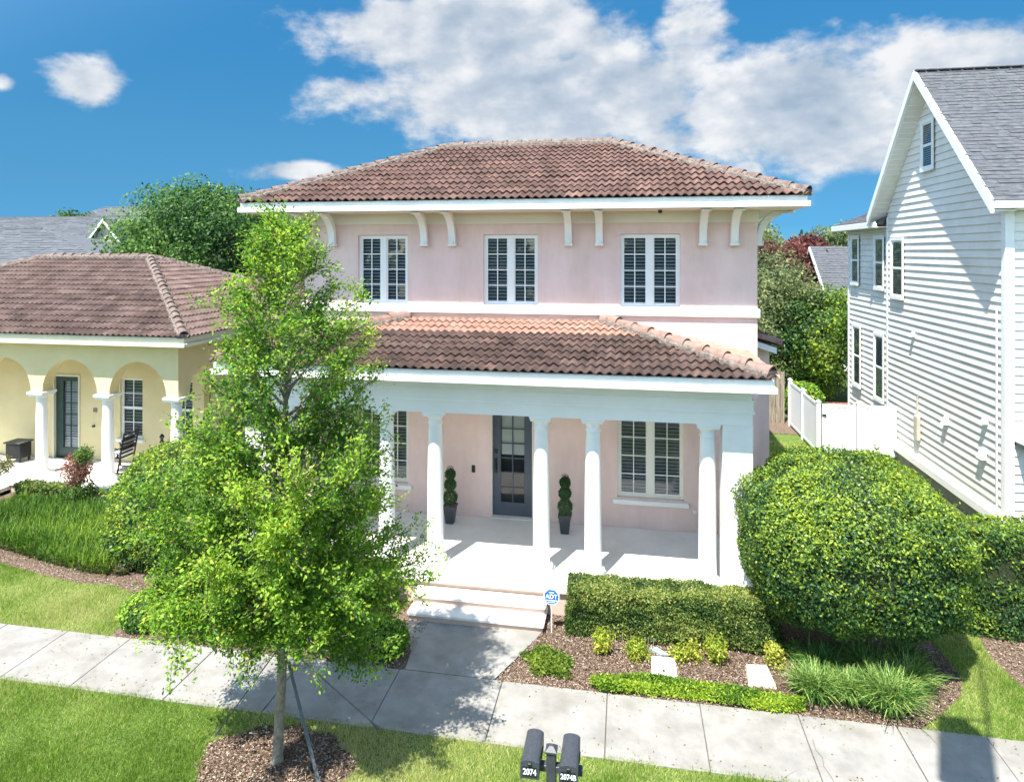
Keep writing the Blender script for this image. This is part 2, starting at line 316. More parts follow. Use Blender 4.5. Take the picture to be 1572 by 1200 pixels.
def round_bush(name, c, r, n, size, pal, label, cat='bush', mat=LEAFG, lump=.09, ls=1.7, seed=1, zmin=.05, group=None, ztop=.28, power=1.0, k=.9):
    t = empty(name, (c[0], c[1], 0), label, cat, group)
    P, D = ellipsoid_shell(c, r, n, lump, ls, seed, zmin, power=power)
    ns = int(n / 260); i = RNG.integers(0, len(P), ns); i = i[D[i, 2] > -.3]; tl = np.repeat(RNG.uniform(.04, .19, len(i)) * min(1, r[0]), 16) * RNG.random(len(i) * 16)
    SD = unit(D[i] + RNG.normal(size=(len(i), 3)) * .35 + np.array([0, 0, .3])); SP = np.repeat(P[i], 16, 0) + np.repeat(SD, 16, 0) * tl[:, None] + RNG.normal(size=(len(i) * 16, 3)) * .012
    P = np.concatenate([P, SP]); D = np.concatenate([D, np.repeat(SD, 16, 0)])
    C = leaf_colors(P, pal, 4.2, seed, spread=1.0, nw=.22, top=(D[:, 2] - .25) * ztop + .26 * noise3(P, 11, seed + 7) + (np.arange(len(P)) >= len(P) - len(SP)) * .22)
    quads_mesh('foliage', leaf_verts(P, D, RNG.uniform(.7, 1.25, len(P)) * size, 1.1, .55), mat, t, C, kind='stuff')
    core_mesh('inner_twigs', c, r, k, t, zmin=zmin, lump=lump, ls=ls, seed=seed, power=power)
    return t
def box_hedge(name, x0, x1, y0, y1, z0, z1, n, size, pal, label, seed=1, group=None, mat=LEAF, lump=.035, top_pal=None):
    t = empty(name, ((x0 + x1) / 2, (y0 + y1) / 2, 0), label, 'hedge', group)
    dx, dy, dz = x1 - x0, y1 - y0, z1 - z0
    areas = np.array([dx * dy, dx * dz, dx * dz, dy * dz, dy * dz]); cnt = (areas / areas.sum() * n).astype(int)
    Ps, Ds = [], []
    for k, (m, d) in enumerate(zip(cnt, [(0, 0, 1), (0, -1, 0), (0, 1, 0), (-1, 0, 0), (1, 0, 0)])):
        a, b = RNG.random(m), RNG.random(m)
        if k == 0: P = np.stack([x0 + a * dx, y0 + b * dy, np.full(m, z1)], 1)
        elif k < 3: P = np.stack([x0 + a * dx, np.full(m, y0 if k == 1 else y1), z0 + b * dz], 1)
        else: P = np.stack([np.full(m, x0 if k == 3 else x1), y0 + a * dy, z0 + b * dz], 1)
        Ps.append(P); Ds.append(np.tile(np.array(d, float), (m, 1)))
    P = np.concatenate(Ps); D = np.concatenate(Ds)
    cc = np.array([(x0 + x1) / 2, (y0 + y1) / 2, (z0 + z1) / 2]); h = np.array([dx / 2, dy / 2, dz / 2])
    q = (P - cc) / h; e = np.sort(np.abs(q), 1)[:, 1]                       # round the arrises
    P = P - D * (np.clip(e - .75, 0, 1) ** 2 * .9)[:, None] * .5
    P = P + D * (noise3(P, 3.2, seed) * lump * 1.3 + noise3(P, 11, seed + 5) * .03 - RNG.random(len(P)) ** 1.6 * .07)[:, None]
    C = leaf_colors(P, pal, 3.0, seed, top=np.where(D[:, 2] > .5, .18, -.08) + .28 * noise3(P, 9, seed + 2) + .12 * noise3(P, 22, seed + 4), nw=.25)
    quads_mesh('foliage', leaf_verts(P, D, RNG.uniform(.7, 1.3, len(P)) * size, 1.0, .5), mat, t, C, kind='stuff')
    i = .07; MB().bbox(x0 + i, x1 - i, y0 + i, y1 - i, 0, z1 - i, .12).build('inner_twigs', CORE, t)
    return t
def clump_crown(c, r, nclump, per, seed, size, spread=.32, zmin=None):
    g = np.random.default_rng(seed); D = unit(g.normal(size=(nclump, 3))); rad = g.uniform(.45, 1.0, nclump) ** .6
    K = D * rad[:, None] * np.array(r) * (1 + .18 * noise3(D * 3, 1.5, seed))[:, None] + np.array(c)
    if zmin is not None: K = K[K[:, 2] > zmin]
    sc = g.uniform(.6, 1.3, len(K)) * spread * (sum(r) / 3)
    m = per * len(K); E = unit(g.normal(size=(m, 3))); idx = np.repeat(np.arange(len(K)), per)
    P = K[idx] + E * (sc[idx] * g.uniform(.25, 1, m) ** .5)[:, None] * np.array([1, 1, .62])
    return P, unit(E + unit(P - np.array(c)) * .8), K
def far_tree(name, x, y, c, r, nclump, per, size, pal, label, seed, trunk_r=.25, group='trees beyond the houses', cs=1.0):
    t = empty(name, (x, y, 0), label, 'tree', group)
    P, D, K = clump_crown(c, r, nclump, per, seed, size)
    C = leaf_colors(P, pal, cs, seed, top=(D[:, 2]) * .12)
    quads_mesh('crown', leaf_verts(P, D, RNG.uniform(.7, 1.3, len(P)) * size, 1.0, .6), LEAF, t, C, kind='stuff')
    m = MB(); m.tube([(x, y, -.1), (x + .1, y, c[2] * .4), (c[0], c[1], c[2])], [trunk_r, trunk_r * .75, trunk_r * .4], 10); m.build('trunk', M['bark'], t)
    for q in K[::max(1, len(K) // 9)][:9]:
        b = MB(); z0 = c[2] - r[2] * .5; b.tube([(x, y, max(z0, 1)), ((x + q[0]) / 2, (y + q[1]) / 2, (z0 + q[2]) / 2 + .3), tuple(q)], [trunk_r * .4, trunk_r * .25, .03], 6); b.build('limb', M['bark'], t)
    return t

# ================================================================== GROUND
def sheet(name, poly, z, mat, kind='structure', parent=None, thick=None, **kw):
    m = MB()
    if thick: m.prism(poly, z - thick, z)
    else: m.add([(x, y, z) for x, y in poly], [tuple(range(len(poly)))])
    return m.build(name, mat, parent, kind=kind, **kw)
sheet('ground', [(-400, -60), (400, -60), (400, 600), (-400, 600)], -.02, M['earth'])
sheet('road', [(-60, -4), (60, -4), (60, 4.2), (-60, 4.2)], -.012, M['asphalt'])
for a, b in ((-60, -3.0), (-3.0, 3.0), (3.0, 60)):
    MB().bbox(a, b, 4.2, 4.4, -.02, .04, .02).build('kerb', M['concrete'], kind='structure')
sheet('lawn', [(-40, 4.4), (40, 4.4), (40, 8.5), (-40, 8.5)], 0, M['lawn'])
lawnL = [(-30, 9.6), (-8.55, 9.6), (-8.7, 10.2), (-9.3, 11.0), (-9.9, 11.17), (-10.6, 11.12), (-11.6, 11.28), (-12.8, 11.54), (-15, 12.3), (-30, 12.3)]
sheet('lawn', lawnL, 0, M['lawn'])
sheet('lawn', [(3.9, 9.6), (12, 9.6), (12, 11.6), (6.6, 12.2), (6.6, 13), (5, 13), (5.05, 11.3), (5.03, 10.9), (4.83, 10.5), (4.35, 10.02)], 0, M['lawn'])
sheet('lawn', [(2.7, 13), (6.05, 13), (6.05, 24.5), (2.7, 24.5)], 0, M['lawn'])
sheet('mulch_bed', [(-30, 12.3), (-15, 12.3), (-12.8, 11.54), (-11.6, 11.28), (-10.6, 11.12), (-9.9, 11.17), (-9.3, 11.0), (-8.7, 10.2), (-8.55, 9.6), (-3.37, 9.6), (-3.37, 10.2), (-3.78, 11.0), (-3.78, 16), (-30, 16)], .004, M['soil'])
bedR = [(-1.93, 9.66), (3.9, 9.66), (4.35, 10.02), (4.83, 10.5), (5.03, 10.9), (5.05, 11.3), (5, 13), (-1.39, 13), (-1.39, 11.06)]
sheet('mulch_bed', bedR, .004, M['soil'])
sheet('mulch_bed', [(5.8, 10.9), (6.1, 10.5), (7, 10.2), (12, 10.2), (12, 12.2), (5.9, 12.2), (5.75, 11.6)], .008, M['soil'])
sheet('mulch_bed', [(-4.37 + 1.02 * math.cos(k * .2618) * (1 + .06 * math.sin(3 * k)), 7.62 + .66 * math.sin(k * .2618) * (1 + .07 * math.cos(2 * k))) for k in range(24)], .006, M['soil'])
sheet('path', [(5.2, 24.5), (9, 24.5), (9, 27), (4, 27)], .012, M['soil'])
# sidewalk slabs one by one, recessed joints between them
side = empty('sidewalk', (0, 9, 0), kind='structure')
MB().box(-30, 30, 8.43, 9.66, -.1, -.004).build('joint_bed', M['joint'], side)
xs = [-25, -23.6, -22.1, -20.6, -19.1, -17.6, -16.1, -14.6, -13.2, -11.8, -10.6, -9.39, -8.17, -6.6, -5.05, -3.45, -1.83, -.26, 1.05, 2.38, 3.65, 4.75, 6.1, 7.5, 9, 10.5, 12, 13.5, 15]
for a, b in zip(xs[:-1], xs[1:]): MB().bbox(a + .006, b - .006, 8.42, 9.67, -.1, .02 + RNG.uniform(-.004, .004), .006).build('slab', M['concrete'], side)
ck = MB(); pc = [(2.52, 8.44), (2.5, 8.6), (2.46, 8.75), (2.49, 8.9), (2.44, 9.02), (2.45, 9.2)]; pd = [(2.46, 8.75), (2.3, 8.72), (2.1, 8.62), (1.95, 8.5), (1.9, 8.44)]
for pl in (pc, pd):
    for (a, b), (c, d) in zip(pl[:-1], pl[1:]): ck.add([(a - .004, b, .0265), (a + .004, b + .003, .0265), (c + .004, d + .003, .0265), (c - .004, d, .0265)], [(0, 1, 2, 3)])
ck.build('crack', M['joint'], side)
walk = empty('front_walk', (-2.6, 10.3, 0), kind='structure')
MB().prism([(-3.37, 9.685), (-1.96, 9.685), (-1.40, 10.99), (-3.77, 10.99), (-3.6, 10.5), (-3.42, 10.1)], -.1, .02).build('slab', M['concrete'], walk)

# ================================================================== ROOF TILES
TW, TE = .3333, .35
def tile_geo(nx=12, zoff=.0):
    vs, fs = [], []
    for j, (v, lift) in enumerate(((0, .050), (TE + .05, .008))):
        for i in range(nx + 1):
            u = i / nx * TW; vs.append((u, v, lift + .027 * (1 + math.cos(2 * math.pi * (u / TW * 2) - math.pi))))
    for i in range(nx): fs.append((i, i + 1, nx + 2 + i, nx + 1 + i))
    k = len(vs)
    for i in range(nx + 1): p = vs[i]; vs.append((p[0], 0.002, p[2] - .022))
    for i in range(nx): fs.append((k + i, k + i + 1, i + 1, i))
    return vs, fs
def roof_slope(parent, O, u, v, Wd, Lv, al, ar, mat, n_single, name='roof_tile', stuff='roof_tiles', clean=None, vstart=0.0, deck=True):
    """tiles on a plane: O left eave corner, u along the eave, v up the slope; al, ar = inward run of the hips per metre of slope. Lower rows first as single tiles."""
    O, u, v = Vector(O), Vector(u).normalized(), Vector(v).normalized(); n = u.cross(v).normalized()
    off = wloc(parent); base_v, base_f = tile_geo()
    def mesh_of(vs, fs, mt):
        me = bpy.data.meshes.new(name); me.from_pydata(vs, [], fs); me.polygons.foreach_set('use_smooth', [True] * len(fs)); me.materials.append(mt)
        try: me.set_sharp_from_angle(angle=R(50))
        except Exception: pass
        return me
    full = mesh_of(base_v, base_f, mat); fullc = mesh_of(base_v, base_f, clean) if clean else None
    rot = Matrix((u, v, n)).transposed().to_4x4(); big_v, big_f = [], []; used = 0
    for j in range(int(Lv / TE) + 1):
        v0 = j * TE; L0, L1 = al * v0, Wd - ar * v0
        for i in range(-1, int(Wd / TW) + 1):
            u0 = i * TW
            if u0 + TW < L0 + .02 or u0 > L1 - .02 or v0 > Lv - .03: continue
            vt = v0 + TE + .05
            inside = u0 >= al * vt and u0 + TW <= Wd - ar * vt and vt <= Lv + .001
            mt = clean if (clean and v0 > vstart) else mat
            if inside: vs, fs = base_v, base_f
            else:
                bm = bmesh.new(); bv = [bm.verts.new(p) for p in base_v]
                for f in base_f: bm.faces.new([bv[q] for q in f])
                def cut(co, no): bmesh.ops.bisect_plane(bm, geom=bm.verts[:] + bm.edges[:] + bm.faces[:], plane_co=co, plane_no=no, clear_outer=True)
                cut((al * v0 - u0, 0, 0), (-1, al, 0)); cut((Wd - ar * v0 - u0, 0, 0), (1, ar, 0)); cut((0, Lv - v0, 0), (0, 1, 0))
                bm.verts.ensure_lookup_table(); bm.verts.index_update()
                vs = [tuple(q.co) for q in bm.verts]; fs = [tuple(q.index for q in f.verts) for f in bm.faces]; bm.free()
                if not fs: continue
            o = O + u * u0 + v * (v0 - .075) + n * (random.uniform(-.006, .007))
            if used < n_single:
                me = (fullc if mt is clean and clean else full) if inside else mesh_of(vs, fs, mt)
                ob = bpy.data.objects.new(name, me); COL.objects.link(ob); ob.parent = parent
                ob.matrix_local = Matrix.Translation(o - off) @ rot @ Matrix.Rotation(random.uniform(-.014, .014), 4, 'Z')
                used += 1
            else:
                k = len(big_v); big_v += [o - off + u * p[0] + v * p[1] + n * p[2] for p in vs]; big_f += [tuple(q + k for q in f) for f in fs]
    if big_f:
        ob = bpy.data.objects.new(stuff, mesh_of([tuple(p) for p in big_v], big_f, mat)); COL.objects.link(ob); ob.parent = parent; ob['kind'] = 'stuff'
    if deck:
        m = MB(); dn = n * -.02
        O = O + v * .03
        P = [O, O + u * Wd, O + u * (Wd - ar * Lv) + v * Lv, O + u * (al * Lv) + v * Lv]
        m.loft([[p + dn * 3 for p in P], [p + dn * .2 for p in P]]); m.build('roof_deck', M['tile'], parent)
    return used
def ridge_line(parent, A, B, mat, r=.115, step=.38, mort=True, name='ridge_tile'):
    """half-round caps laid from A (low) to B (high), each lapping over the one below it"""
    A, B = Vector(A), Vector(B); d = (B - A); Ln = d.length; d.normalize(); x = d.cross(Vector((0, 0, 1))).normalized(); up = x.cross(d)
    n = max(1, int(Ln / step)); st = Ln / n; me = None; off = wloc(parent)
    vs, fs = [], []; K = 8
    for q, (t, rr, h) in enumerate(((0, r, .02), (st + .05, r * .84, -.005), (0, r - .02, .02))):
        for k in range(K + 1):
            a = math.pi * (k / K) * 1.1 - .05 * math.pi; vs.append((math.cos(a) * rr, t, math.sin(a) * rr + h))
    for k in range(K): fs += [(k + 1, k, K + 1 + k, K + 2 + k), (k, k + 1, 2 * K + 3 + k, 2 * K + 2 + k)]
    me = bpy.data.meshes.new(name); me.from_pydata(vs, [], fs); me.polygons.foreach_set('use_smooth', [True] * len(fs)); me.materials.append(mat)
    try: me.set_sharp_from_angle(angle=R(50))
    except Exception: pass
    rot = Matrix((x, d, up)).transposed().to_4x4()
    for i in range(n):
        ob = bpy.data.objects.new(name, me); COL.objects.link(ob); ob.parent = parent
        ob.matrix_local = Matrix.Translation(A + d * st * i - off + up * random.uniform(0, .012)) @ rot @ Matrix.Rotation(random.uniform(-.03, .03), 4, 'Z')
    if mort:
        m = MB(); rings = []; K2 = int(Ln / .07)
        for i in range(K2 + 1):
            p = A + d * (Ln * i / K2); w1 = r + .015 + .06 * random.random(); w2 = r + .015 + .06 * random.random(); h1 = .02 + .04 * random.random()
            rings.append([p - x * w1 - up * .06, p - x * w1 * .9 + up * h1 * .5, p - x * r * .7 + up * (h1 + .02), p + x * r * .7 + up * (h1 + .02), p + x * w2 * .9 + up * h1 * .5, p + x * w2 - up * .06])
        m.loft(rings); m.build('hip_mortar', M['mortar'], parent)
def hip_front(parent, x0, x1, yf, yb, zt, ze, mat, n_single, ridge_mat, **kw):
    """hipped roof over a rectangle, eaves at ze, ridge along X at height zt"""
    h = (yb - yf) / 2; Ls = math.hypot(h, zt - ze); a = h / Ls; cy = (yf + yb) / 2; s = (zt - ze) / Ls
    n = roof_slope(parent, (x0, yf, ze), (1, 0, 0), (0, h, zt - ze), x1 - x0, Ls, a, a, mat, n_single, **kw)
    roof_slope(parent, (x1, yf, ze), (0, 1, 0), (-h, 0, zt - ze), yb - yf, Ls, a, a, mat, 0)
    roof_slope(parent, (x0, yb, ze), (0, -1, 0), (h, 0, zt - ze), yb - yf, Ls, a, a, mat, 0)
    roof_slope(parent, (x1, yb, ze), (-1, 0, 0), (0, -h, zt - ze), x1 - x0, Ls, a, a, mat, 0)
    k = .04
    for (ax, ay, bx) in ((x0, yf, x0 + h), (x1, yf, x1 - h), (x1, yb, x1 - h), (x0, yb, x0 + h)):
        ridge_line(parent, (ax, ay, ze + k), (bx, cy, zt + k), ridge_mat)
    ridge_line(parent, (x1 - h, cy, zt + k), (x0 + h, cy, zt + k), ridge_mat)
    return n

# ================================================================== WINDOWS
_local = local
def make_window(parent, loc, rotz, w, h, sashes=2, cols=2, rows=4, fr=.055, mull=.13, mat='white', split=False, casing=0, blind=True, sl=.075, ky=1):
    """local frame: x along the wall, y into the house, z up, origin at the middle of the sill"""
    def local(mb, *a, **k):
        mb.v = [(p[0], p[1] * ky, p[2]) for p in mb.v]; return _local(mb, *a, **k)
    m = MB(); d0, d1 = 0, .09
    m.box(-w / 2, w / 2, d0, d1, h - fr, h); m.box(-w / 2, w / 2, d0, d1, 0, fr); m.box(-w / 2, -w / 2 + fr, d0, d1, fr, h - fr); m.box(w / 2 - fr, w / 2, d0, d1, fr, h - fr)
    if sashes == 2: m.box(-mull / 2, mull / 2, d0 - .005, d1, fr, h - fr); m.box(-.008, .008, d0 - .008, d0, fr, h - fr)
    if casing:
        m.box(-w / 2 - casing, -w / 2, -.05, .03, -casing, h + casing); m.box(w / 2, w / 2 + casing, -.05, .03, -casing, h + casing)
        m.box(-w / 2, w / 2, -.05, .03, h, h + casing); m.box(-w / 2 - .03, w / 2 + .03, -.09, .03, -casing - .02, 0)
    win = local(m, 'window', M[mat], parent, loc, rotz)
    regions = [(-w / 2 + fr, w / 2 - fr)] if sashes == 1 else [(-w / 2 + fr, -mull / 2), (mull / 2, w / 2 - fr)]
    vr = [(fr, h - fr)] if not split else [(fr, h / 2 - .02), (h / 2 + .02, h - fr)]
    if split: local(MB().box(regions[0][0], regions[0][1], .01, .07, h / 2 - .025, h / 2 + .025), 'sash_rail', M[mat], win)
    b = .03 if not split else .018; mt = MB()
    for x0, x1 in regions:
        for z0, z1 in vr:
            s = MB(); s.box(x0, x1, .02, .06, z0, z0 + b); s.box(x0, x1, .02, .06, z1 - b, z1); s.box(x0, x0 + b, .02, .06, z0 + b, z1 - b); s.box(x1 - b, x1, .02, .06, z0 + b, z1 - b)
            local(s, 'sash', M[mat], win)
            X0, X1, Z0, Z1 = x0 + b, x1 - b, z0 + b, z1 - b; rr = rows if not split else max(1, rows // 2)
            for i in range(1, cols): c = X0 + (X1 - X0) * i / cols; mt.box(c - .011, c + .011, .03, .055, Z0, Z1)
            for j in range(1, rr): c = Z0 + (Z1 - Z0) * j / rr; mt.box(X0, X1, .032, .053, c - .011, c + .011)
            for i in range(cols):
                for j in range(rr):
                    px0, px1 = X0 + (X1 - X0) * i / cols, X0 + (X1 - X0) * (i + 1) / cols; pz0, pz1 = Z0 + (Z1 - Z0) * j / rr, Z0 + (Z1 - Z0) * (j + 1) / rr
                    tl = random.uniform(-.003, .003)
                    local(MB().add([(px0, .044 + tl, pz0), (px1, .044 - tl, pz0), (px1, .044 - tl, pz1), (px0, .044 + tl, pz1)], [(0, 1, 2, 3)]), 'pane', PANE, win)
    if mt.f: local(mt, 'muntin', M[mat], win)
    if blind:
        s = MB(); z = fr + .04; ang = .022
        while z < h - fr - .02:
            for x0, x1 in regions: s.add([(x0, .085, z - ang), (x1, .085, z - ang), (x1, .12, z + ang), (x0, .12, z + ang)], [(0, 1, 2, 3)])
            z += sl
        local(s, 'blind', M['blind'], win, kind='stuff')
    local(MB().box(-w / 2 + .01, w / 2 - .01, .13, .14, .01, h - .01), 'window_backing', M['dark'], win)
    return win
gm = bpy.data.materials.new('pane_glass'); gm.use_nodes = True; t_ = gm.node_tree; t_.nodes.clear()
g1 = N(t_, 'ShaderNodeBsdfGlossy'); g1.inputs['Roughness'].default_value = .02; g1.inputs[0].default_value = (1, 1, 1, 1)
g2 = N(t_, 'ShaderNodeBsdfTransparent'); g2.inputs[0].default_value = (.9, .94, .94, 1)
fr_ = N(t_, 'ShaderNodeFresnel'); fr_.inputs[0].default_value = 1.52
mg = N(t_, 'ShaderNodeMixShader'); L(t_, fr_.outputs[0], mg.inputs[0]); L(t_, g2.outputs[0], mg.inputs[1]); L(t_, g1.outputs[0], mg.inputs[2])
L(t_, mg.outputs[0], N(t_, 'ShaderNodeOutputMaterial').inputs[0]); PANE = gm

def wall_with_holes(mb, x0, x1, z0, z1, y0, y1, holes):
    """box wall between x0..x1 with rectangular openings (hx0,hx1,hz0,hz1), sorted by x"""
    cur = x0
    for hx0, hx1, hz0, hz1 in sorted(holes):
        if hx0 > cur: mb.box(cur, hx0, y0, y1, z0, z1)
        if hz0 > z0: mb.box(hx0, hx1, y0, y1, z0, hz0)
        if hz1 < z1: mb.box(hx0, hx1, y0, y1, hz1, z1)
        cur = hx1
    if cur < x1: mb.box(cur, x1, y0, y1, z0, z1)

# ================================================================== PINK HOUSE
YW = 14.4; HX0, HX1 = -7.50, 2.74
H = empty('pink_house', (-2.4, 15, 0), 'two-storey pink stucco house with red tile roofs, white columned porch and dark blue front door', 'house')
HL = wloc(H)
up_w = [(-6.16, -4.95), (-3.16, -1.92), (-.11, 1.16)]
m = MB(); wall_with_holes(m, HX0, HX1, 3.5, 5.10, YW, YW + .25, [])
wall_with_holes(m, HX0, HX1, 5.29, 7.12, YW, YW + .25, [(a, b, 5.30, 6.88) for a, b in up_w])
m.box(HX0, HX1, YW + .03, YW + .25, 5.10, 5.29)
m.box(HX1 - .25, HX1, YW + .25, 19.3, 3.5, 7.12); m.box(HX0, HX0 + .25, YW + .25, 19.3, 3.5, 7.12); m.box(HX0, HX1, 19.3, 19.5, 3.5, 7.12)
m.build('upper_wall', M['pink'], H)
m = MB(); wall_with_holes(m, HX0, HX1, 0, 3.5, YW, YW + .25, [(-6.17, -4.93, 1.15, 2.92), (-2.99, -2.03, .5, 3.02), (-.17, 1.24, 1.15, 2.92)])
m.box(HX1 - .25, HX1, YW + .25, 19.3, 0, 3.5); m.box(HX0, HX0 + .25, YW + .25, 19.3, 0, 3.5); m.box(HX0, HX1, 19.3, 19.5, 0, 3.5)
m.build('lower_wall', M['pink'], H)
m = MB(); m.bbox(HX0 - .05, HX1 + .05, YW - .07, YW + .03, 5.10, 5.29, .015); m.bbox(HX1 + .001, HX1 + .05, YW + .04, 19.4, 5.10, 5.29); m.build('sill_band', M['white_stucco'], H)
m = MB(); m.box(HX0 - .03, HX1 + .03, YW - .04, YW + .25, 7.12, 7.37); m.box(HX1 - .2, HX1 + .03, YW + .25, 19.5, 7.12, 7.37); m.box(HX0 - .03, HX0 + .2, YW + .25, 19.5, 7.12, 7.37)
m.box(HX0 - .045, HX1 + .045, YW - .06, YW - .04, 7.12, 7.16); m.build('frieze', M['cream'], H)
EX0, EX1, EY0, EY1 = -8.58, 3.50, 13.45, 21.15
MB().box(EX0 + .1, EX1 - .1, EY0 + .1, EY1 - .1, 7.37, 7.40).build('soffit', M['cream'], H)
def gutter(parent, x0, x1, y0, y1, zb, zm, zt, mat='white', sides='fr'):
    """two-step fascia and gutter round an eave: upper trough set back, lower board proud of it"""
    for nm, i0, z0, z1 in (('fascia', -.02, zb, zm), ('gutter', .03, zm, zt)):
        m = MB(); i = i0; t = .1
        m.bbox(x0 + i, x1 - i, y0 + i, y0 + i + t, z0, z1, .012)
        if 'r' in sides: m.bbox(x1 - i - t, x1 - i, y0 + i + t, y1, z0, z1, .012)
        if 'l' in sides: m.bbox(x0 + i, x0 + i + t, y0 + i + t, y1, z0, z1, .012)
        m.build(nm, M[mat], parent)
gutter(H, EX0 - .02, EX1 + .02, EY0 - .03, EY1, 7.37, 7.485, 7.60, sides='frl')
n1 = 0
# porch roof: lower rows largest in view, so its tiles come first
PX0, PX1, PY0 = -7.85, 2.45, 11.40; PZ0, PZ1 = 4.36, 4.95
hp = 2.9; Lp = math.hypot(YW - PY0, PZ1 - PZ0); ap = hp / Lp
n1 = roof_slope(H, (PX0, PY0, PZ0), (1, 0, 0), (0, YW - PY0, PZ1 - PZ0), PX1 - PX0, Lp, ap, ap, M['tile'], 290, clean=M['tile_clean'], vstart=2.0)
roof_slope(H, (PX1, PY0, PZ0), (0, 1, 0), (-hp, 0, PZ1 - PZ0), YW - PY0, math.hypot(hp, PZ1 - PZ0), (YW - PY0) / math.hypot(hp, PZ1 - PZ0), 0, M['tile_clean'], 0, deck=False)
roof_slope(H, (PX0, YW, PZ0), (0, -1, 0), (hp, 0, PZ1 - PZ0), YW - PY0, math.hypot(hp, PZ1 - PZ0), 0, (YW - PY0) / math.hypot(hp, PZ1 - PZ0), M['tile'], 0, deck=False)
ridge_line(H, (PX1 - .03, PY0 + .05, PZ0 + .09), (PX1 - hp, YW - .04, PZ1 + .07), M['ridge_pink'], r=.13, step=.45)
ridge_line(H, (PX0 + .03, PY0 + .05, PZ0 + .09), (PX0 + hp, YW - .04, PZ1 + .07), M['ridge_pink'], r=.13, step=.45)
m = MB(); x = PX0 + hp + .1
m.box(PX0 + hp, PX1 - hp, YW - .03, YW - .001, 4.9, 5.02)
m.build('flashing', M['tile_clean'], H)
hip_front(H, EX0, EX1, EY0, EY1, 9.33, 7.60, M['tile_up'], max(0, 298 - n1), M['ridge'])
gutter(H, PX0 - .02, PX1 + .02, PY0 - .03, YW, 4.13, 4.235, 4.36, sides='frl')
m = MB(); m.box(PX0 + .12, PX1 - .12, PY0 + .13, YW, 4.145, 4.17); m.build('porch_soffit', M['blockwhite'], H)
# entablature
BX0, BX1, BY = -7.5, 2.19, 11.92
m = MB()
for y, z0, z1 in ((BY, 3.45, 3.66), (BY - .035, 3.66, 3.70), (BY - .012, 3.70, 3.87), (BY - .03, 3.87, 3.90), (BY + .01, 3.90, 4.145)):
    m.box(BX0 + (y - BY), BX1 - (y - BY), y, BY + .42, z0, z1)
m.box(BX1 - .42, BX1, BY + .42, YW, 3.45, 4.145); m.box(BX0, BX0 + .42, BY + .42, YW, 3.45, 4.145)
m.build('entablature', M['white'], H)
MB().box(BX0 + .42, BX1 - .42, BY + .42, YW, 3.52, 3.56).build('porch_ceiling', M['white'], H)
src = None
for px in range(12):
    xx = 1.98 - .822 * px
    if src is None: src = local(MB().box(-.055, .055, -.24, 0, 0, .09), 'dentil_block', M['blockwhite'], H, (xx - HL.x, BY + .01 - HL.y, 4.055 - HL.z))
    else: inst(src, H, (xx - HL.x, BY + .01 - HL.y, 4.055 - HL.z))
# columns
prof = [(.215, .0), (.215, .03), (.20, .05), (.222, .075), (.215, .105), (.185, .12), (.16, .145), (.156, .5), (.154, 1.1), (.148, 1.7), (.139, 2.2), (.128, 2.58), (.127, 2.62), (.142, 2.635), (.142, 2.655), (.128, 2.67), (.13, 2.73), (.155, 2.77), (.175, 2.80)]
src = None
for xc in (1.45, -.59, -1.55, -3.61, -4.59, -6.66):
    if src is None:
        src = local(MB().lathe(0, 0, [(r, z + .06) for r, z in prof]), 'column', M['white'], H, (xc - HL.x, 12.12 - HL.y, .5))
        a = local(MB().bbox(-.235, .235, -.235, .235, 0, .06, .006), 'plinth', M['white'], src)
        b = local(MB().bbox(-.19, .19, -.19, .19, 2.86, 2.905, .006).bbox(-.205, .205, -.205, .205, 2.906, 2.95, .006), 'capital', M['white'], src)
    else: c = copy_tree(src, H); c.location = (xc - HL.x, 12.12 - HL.y, .5)
for a, b in ((1.69, 2.20), (-7.5, -6.98)): MB().bbox(a, b, BY + .005, BY + .42, .5, 3.45, .01).build('pilaster', M['white_stucco'], H)
# porch floor and steps
MB().bbox(-7.55, 2.35, 11.53, YW - .002, .42, .50, .015).build('porch_floor', M['slab'], H)
MB().box(-7.5, 2.3, 11.60, YW - .01, -.1, .42).build('porch_base', M['pink_riser'], H)
for k, (y0, z) in enumerate(((11.25, .335), (10.96, .17))):
    MB().bbox(-3.79, -1.36, y0, 11.6 - .002 * k, z - .065, z, .015).build('step_tread', M['slab'], H)
    MB().box(-3.76, -1.39, y0 + .04, 11.598 - .002 * k, -.05, z - .065).build('step_riser', M['pink_riser'], H)
# windows, doors, trim
for a, b in up_w: make_window(H, ((a + b) / 2 - HL.x, YW + .07 - HL.y, 5.295), 0, b - a, 1.58)
for a, b in ((-.17, 1.24), (-6.17, -4.93)):
    make_window(H, ((a + b) / 2 - HL.x, YW + .08 - HL.y, 1.15), 0, b - a, 1.77, mat='blockwhite')
    MB().bbox(a - .1, b + .1, YW - .08, YW + .08, 1.02, 1.12, .01).build('window_sill', M['white_stucco'], H)
D = local(MB().box(-.455, .455, .1, .145, .03, .33).box(-.455, -.27, .1, .145, .33, 2.45).box(.27, .455, .1, .145, .33, 2.45).box(-.27, .27, .1, .145, 2.32, 2.45), 'front_door', M['door'], H, (-2.51 - HL.x, YW - HL.y, .505))
mt = MB(); mt.box(-.012, .012, .105, .14, .33, 2.32)
zz = [.33 + (2.32 - .33) * k / 6 for k in range(7)]
for z in zz[1:-1]: mt.box(-.27, .27, .107, .138, z - .012, z + .012)
local(mt, 'muntin', M['door'], D)
for i in (0, 1):
    for k in range(6):
        x0, x1 = (-.27, 0) if i == 0 else (0, .27)
        local(MB().add([(x0, .12, zz[k]), (x1, .12, zz[k]), (x1, .12, zz[k + 1]), (x0, .12, zz[k + 1])], [(0, 1, 2, 3)]), 'pane', PANE, D)
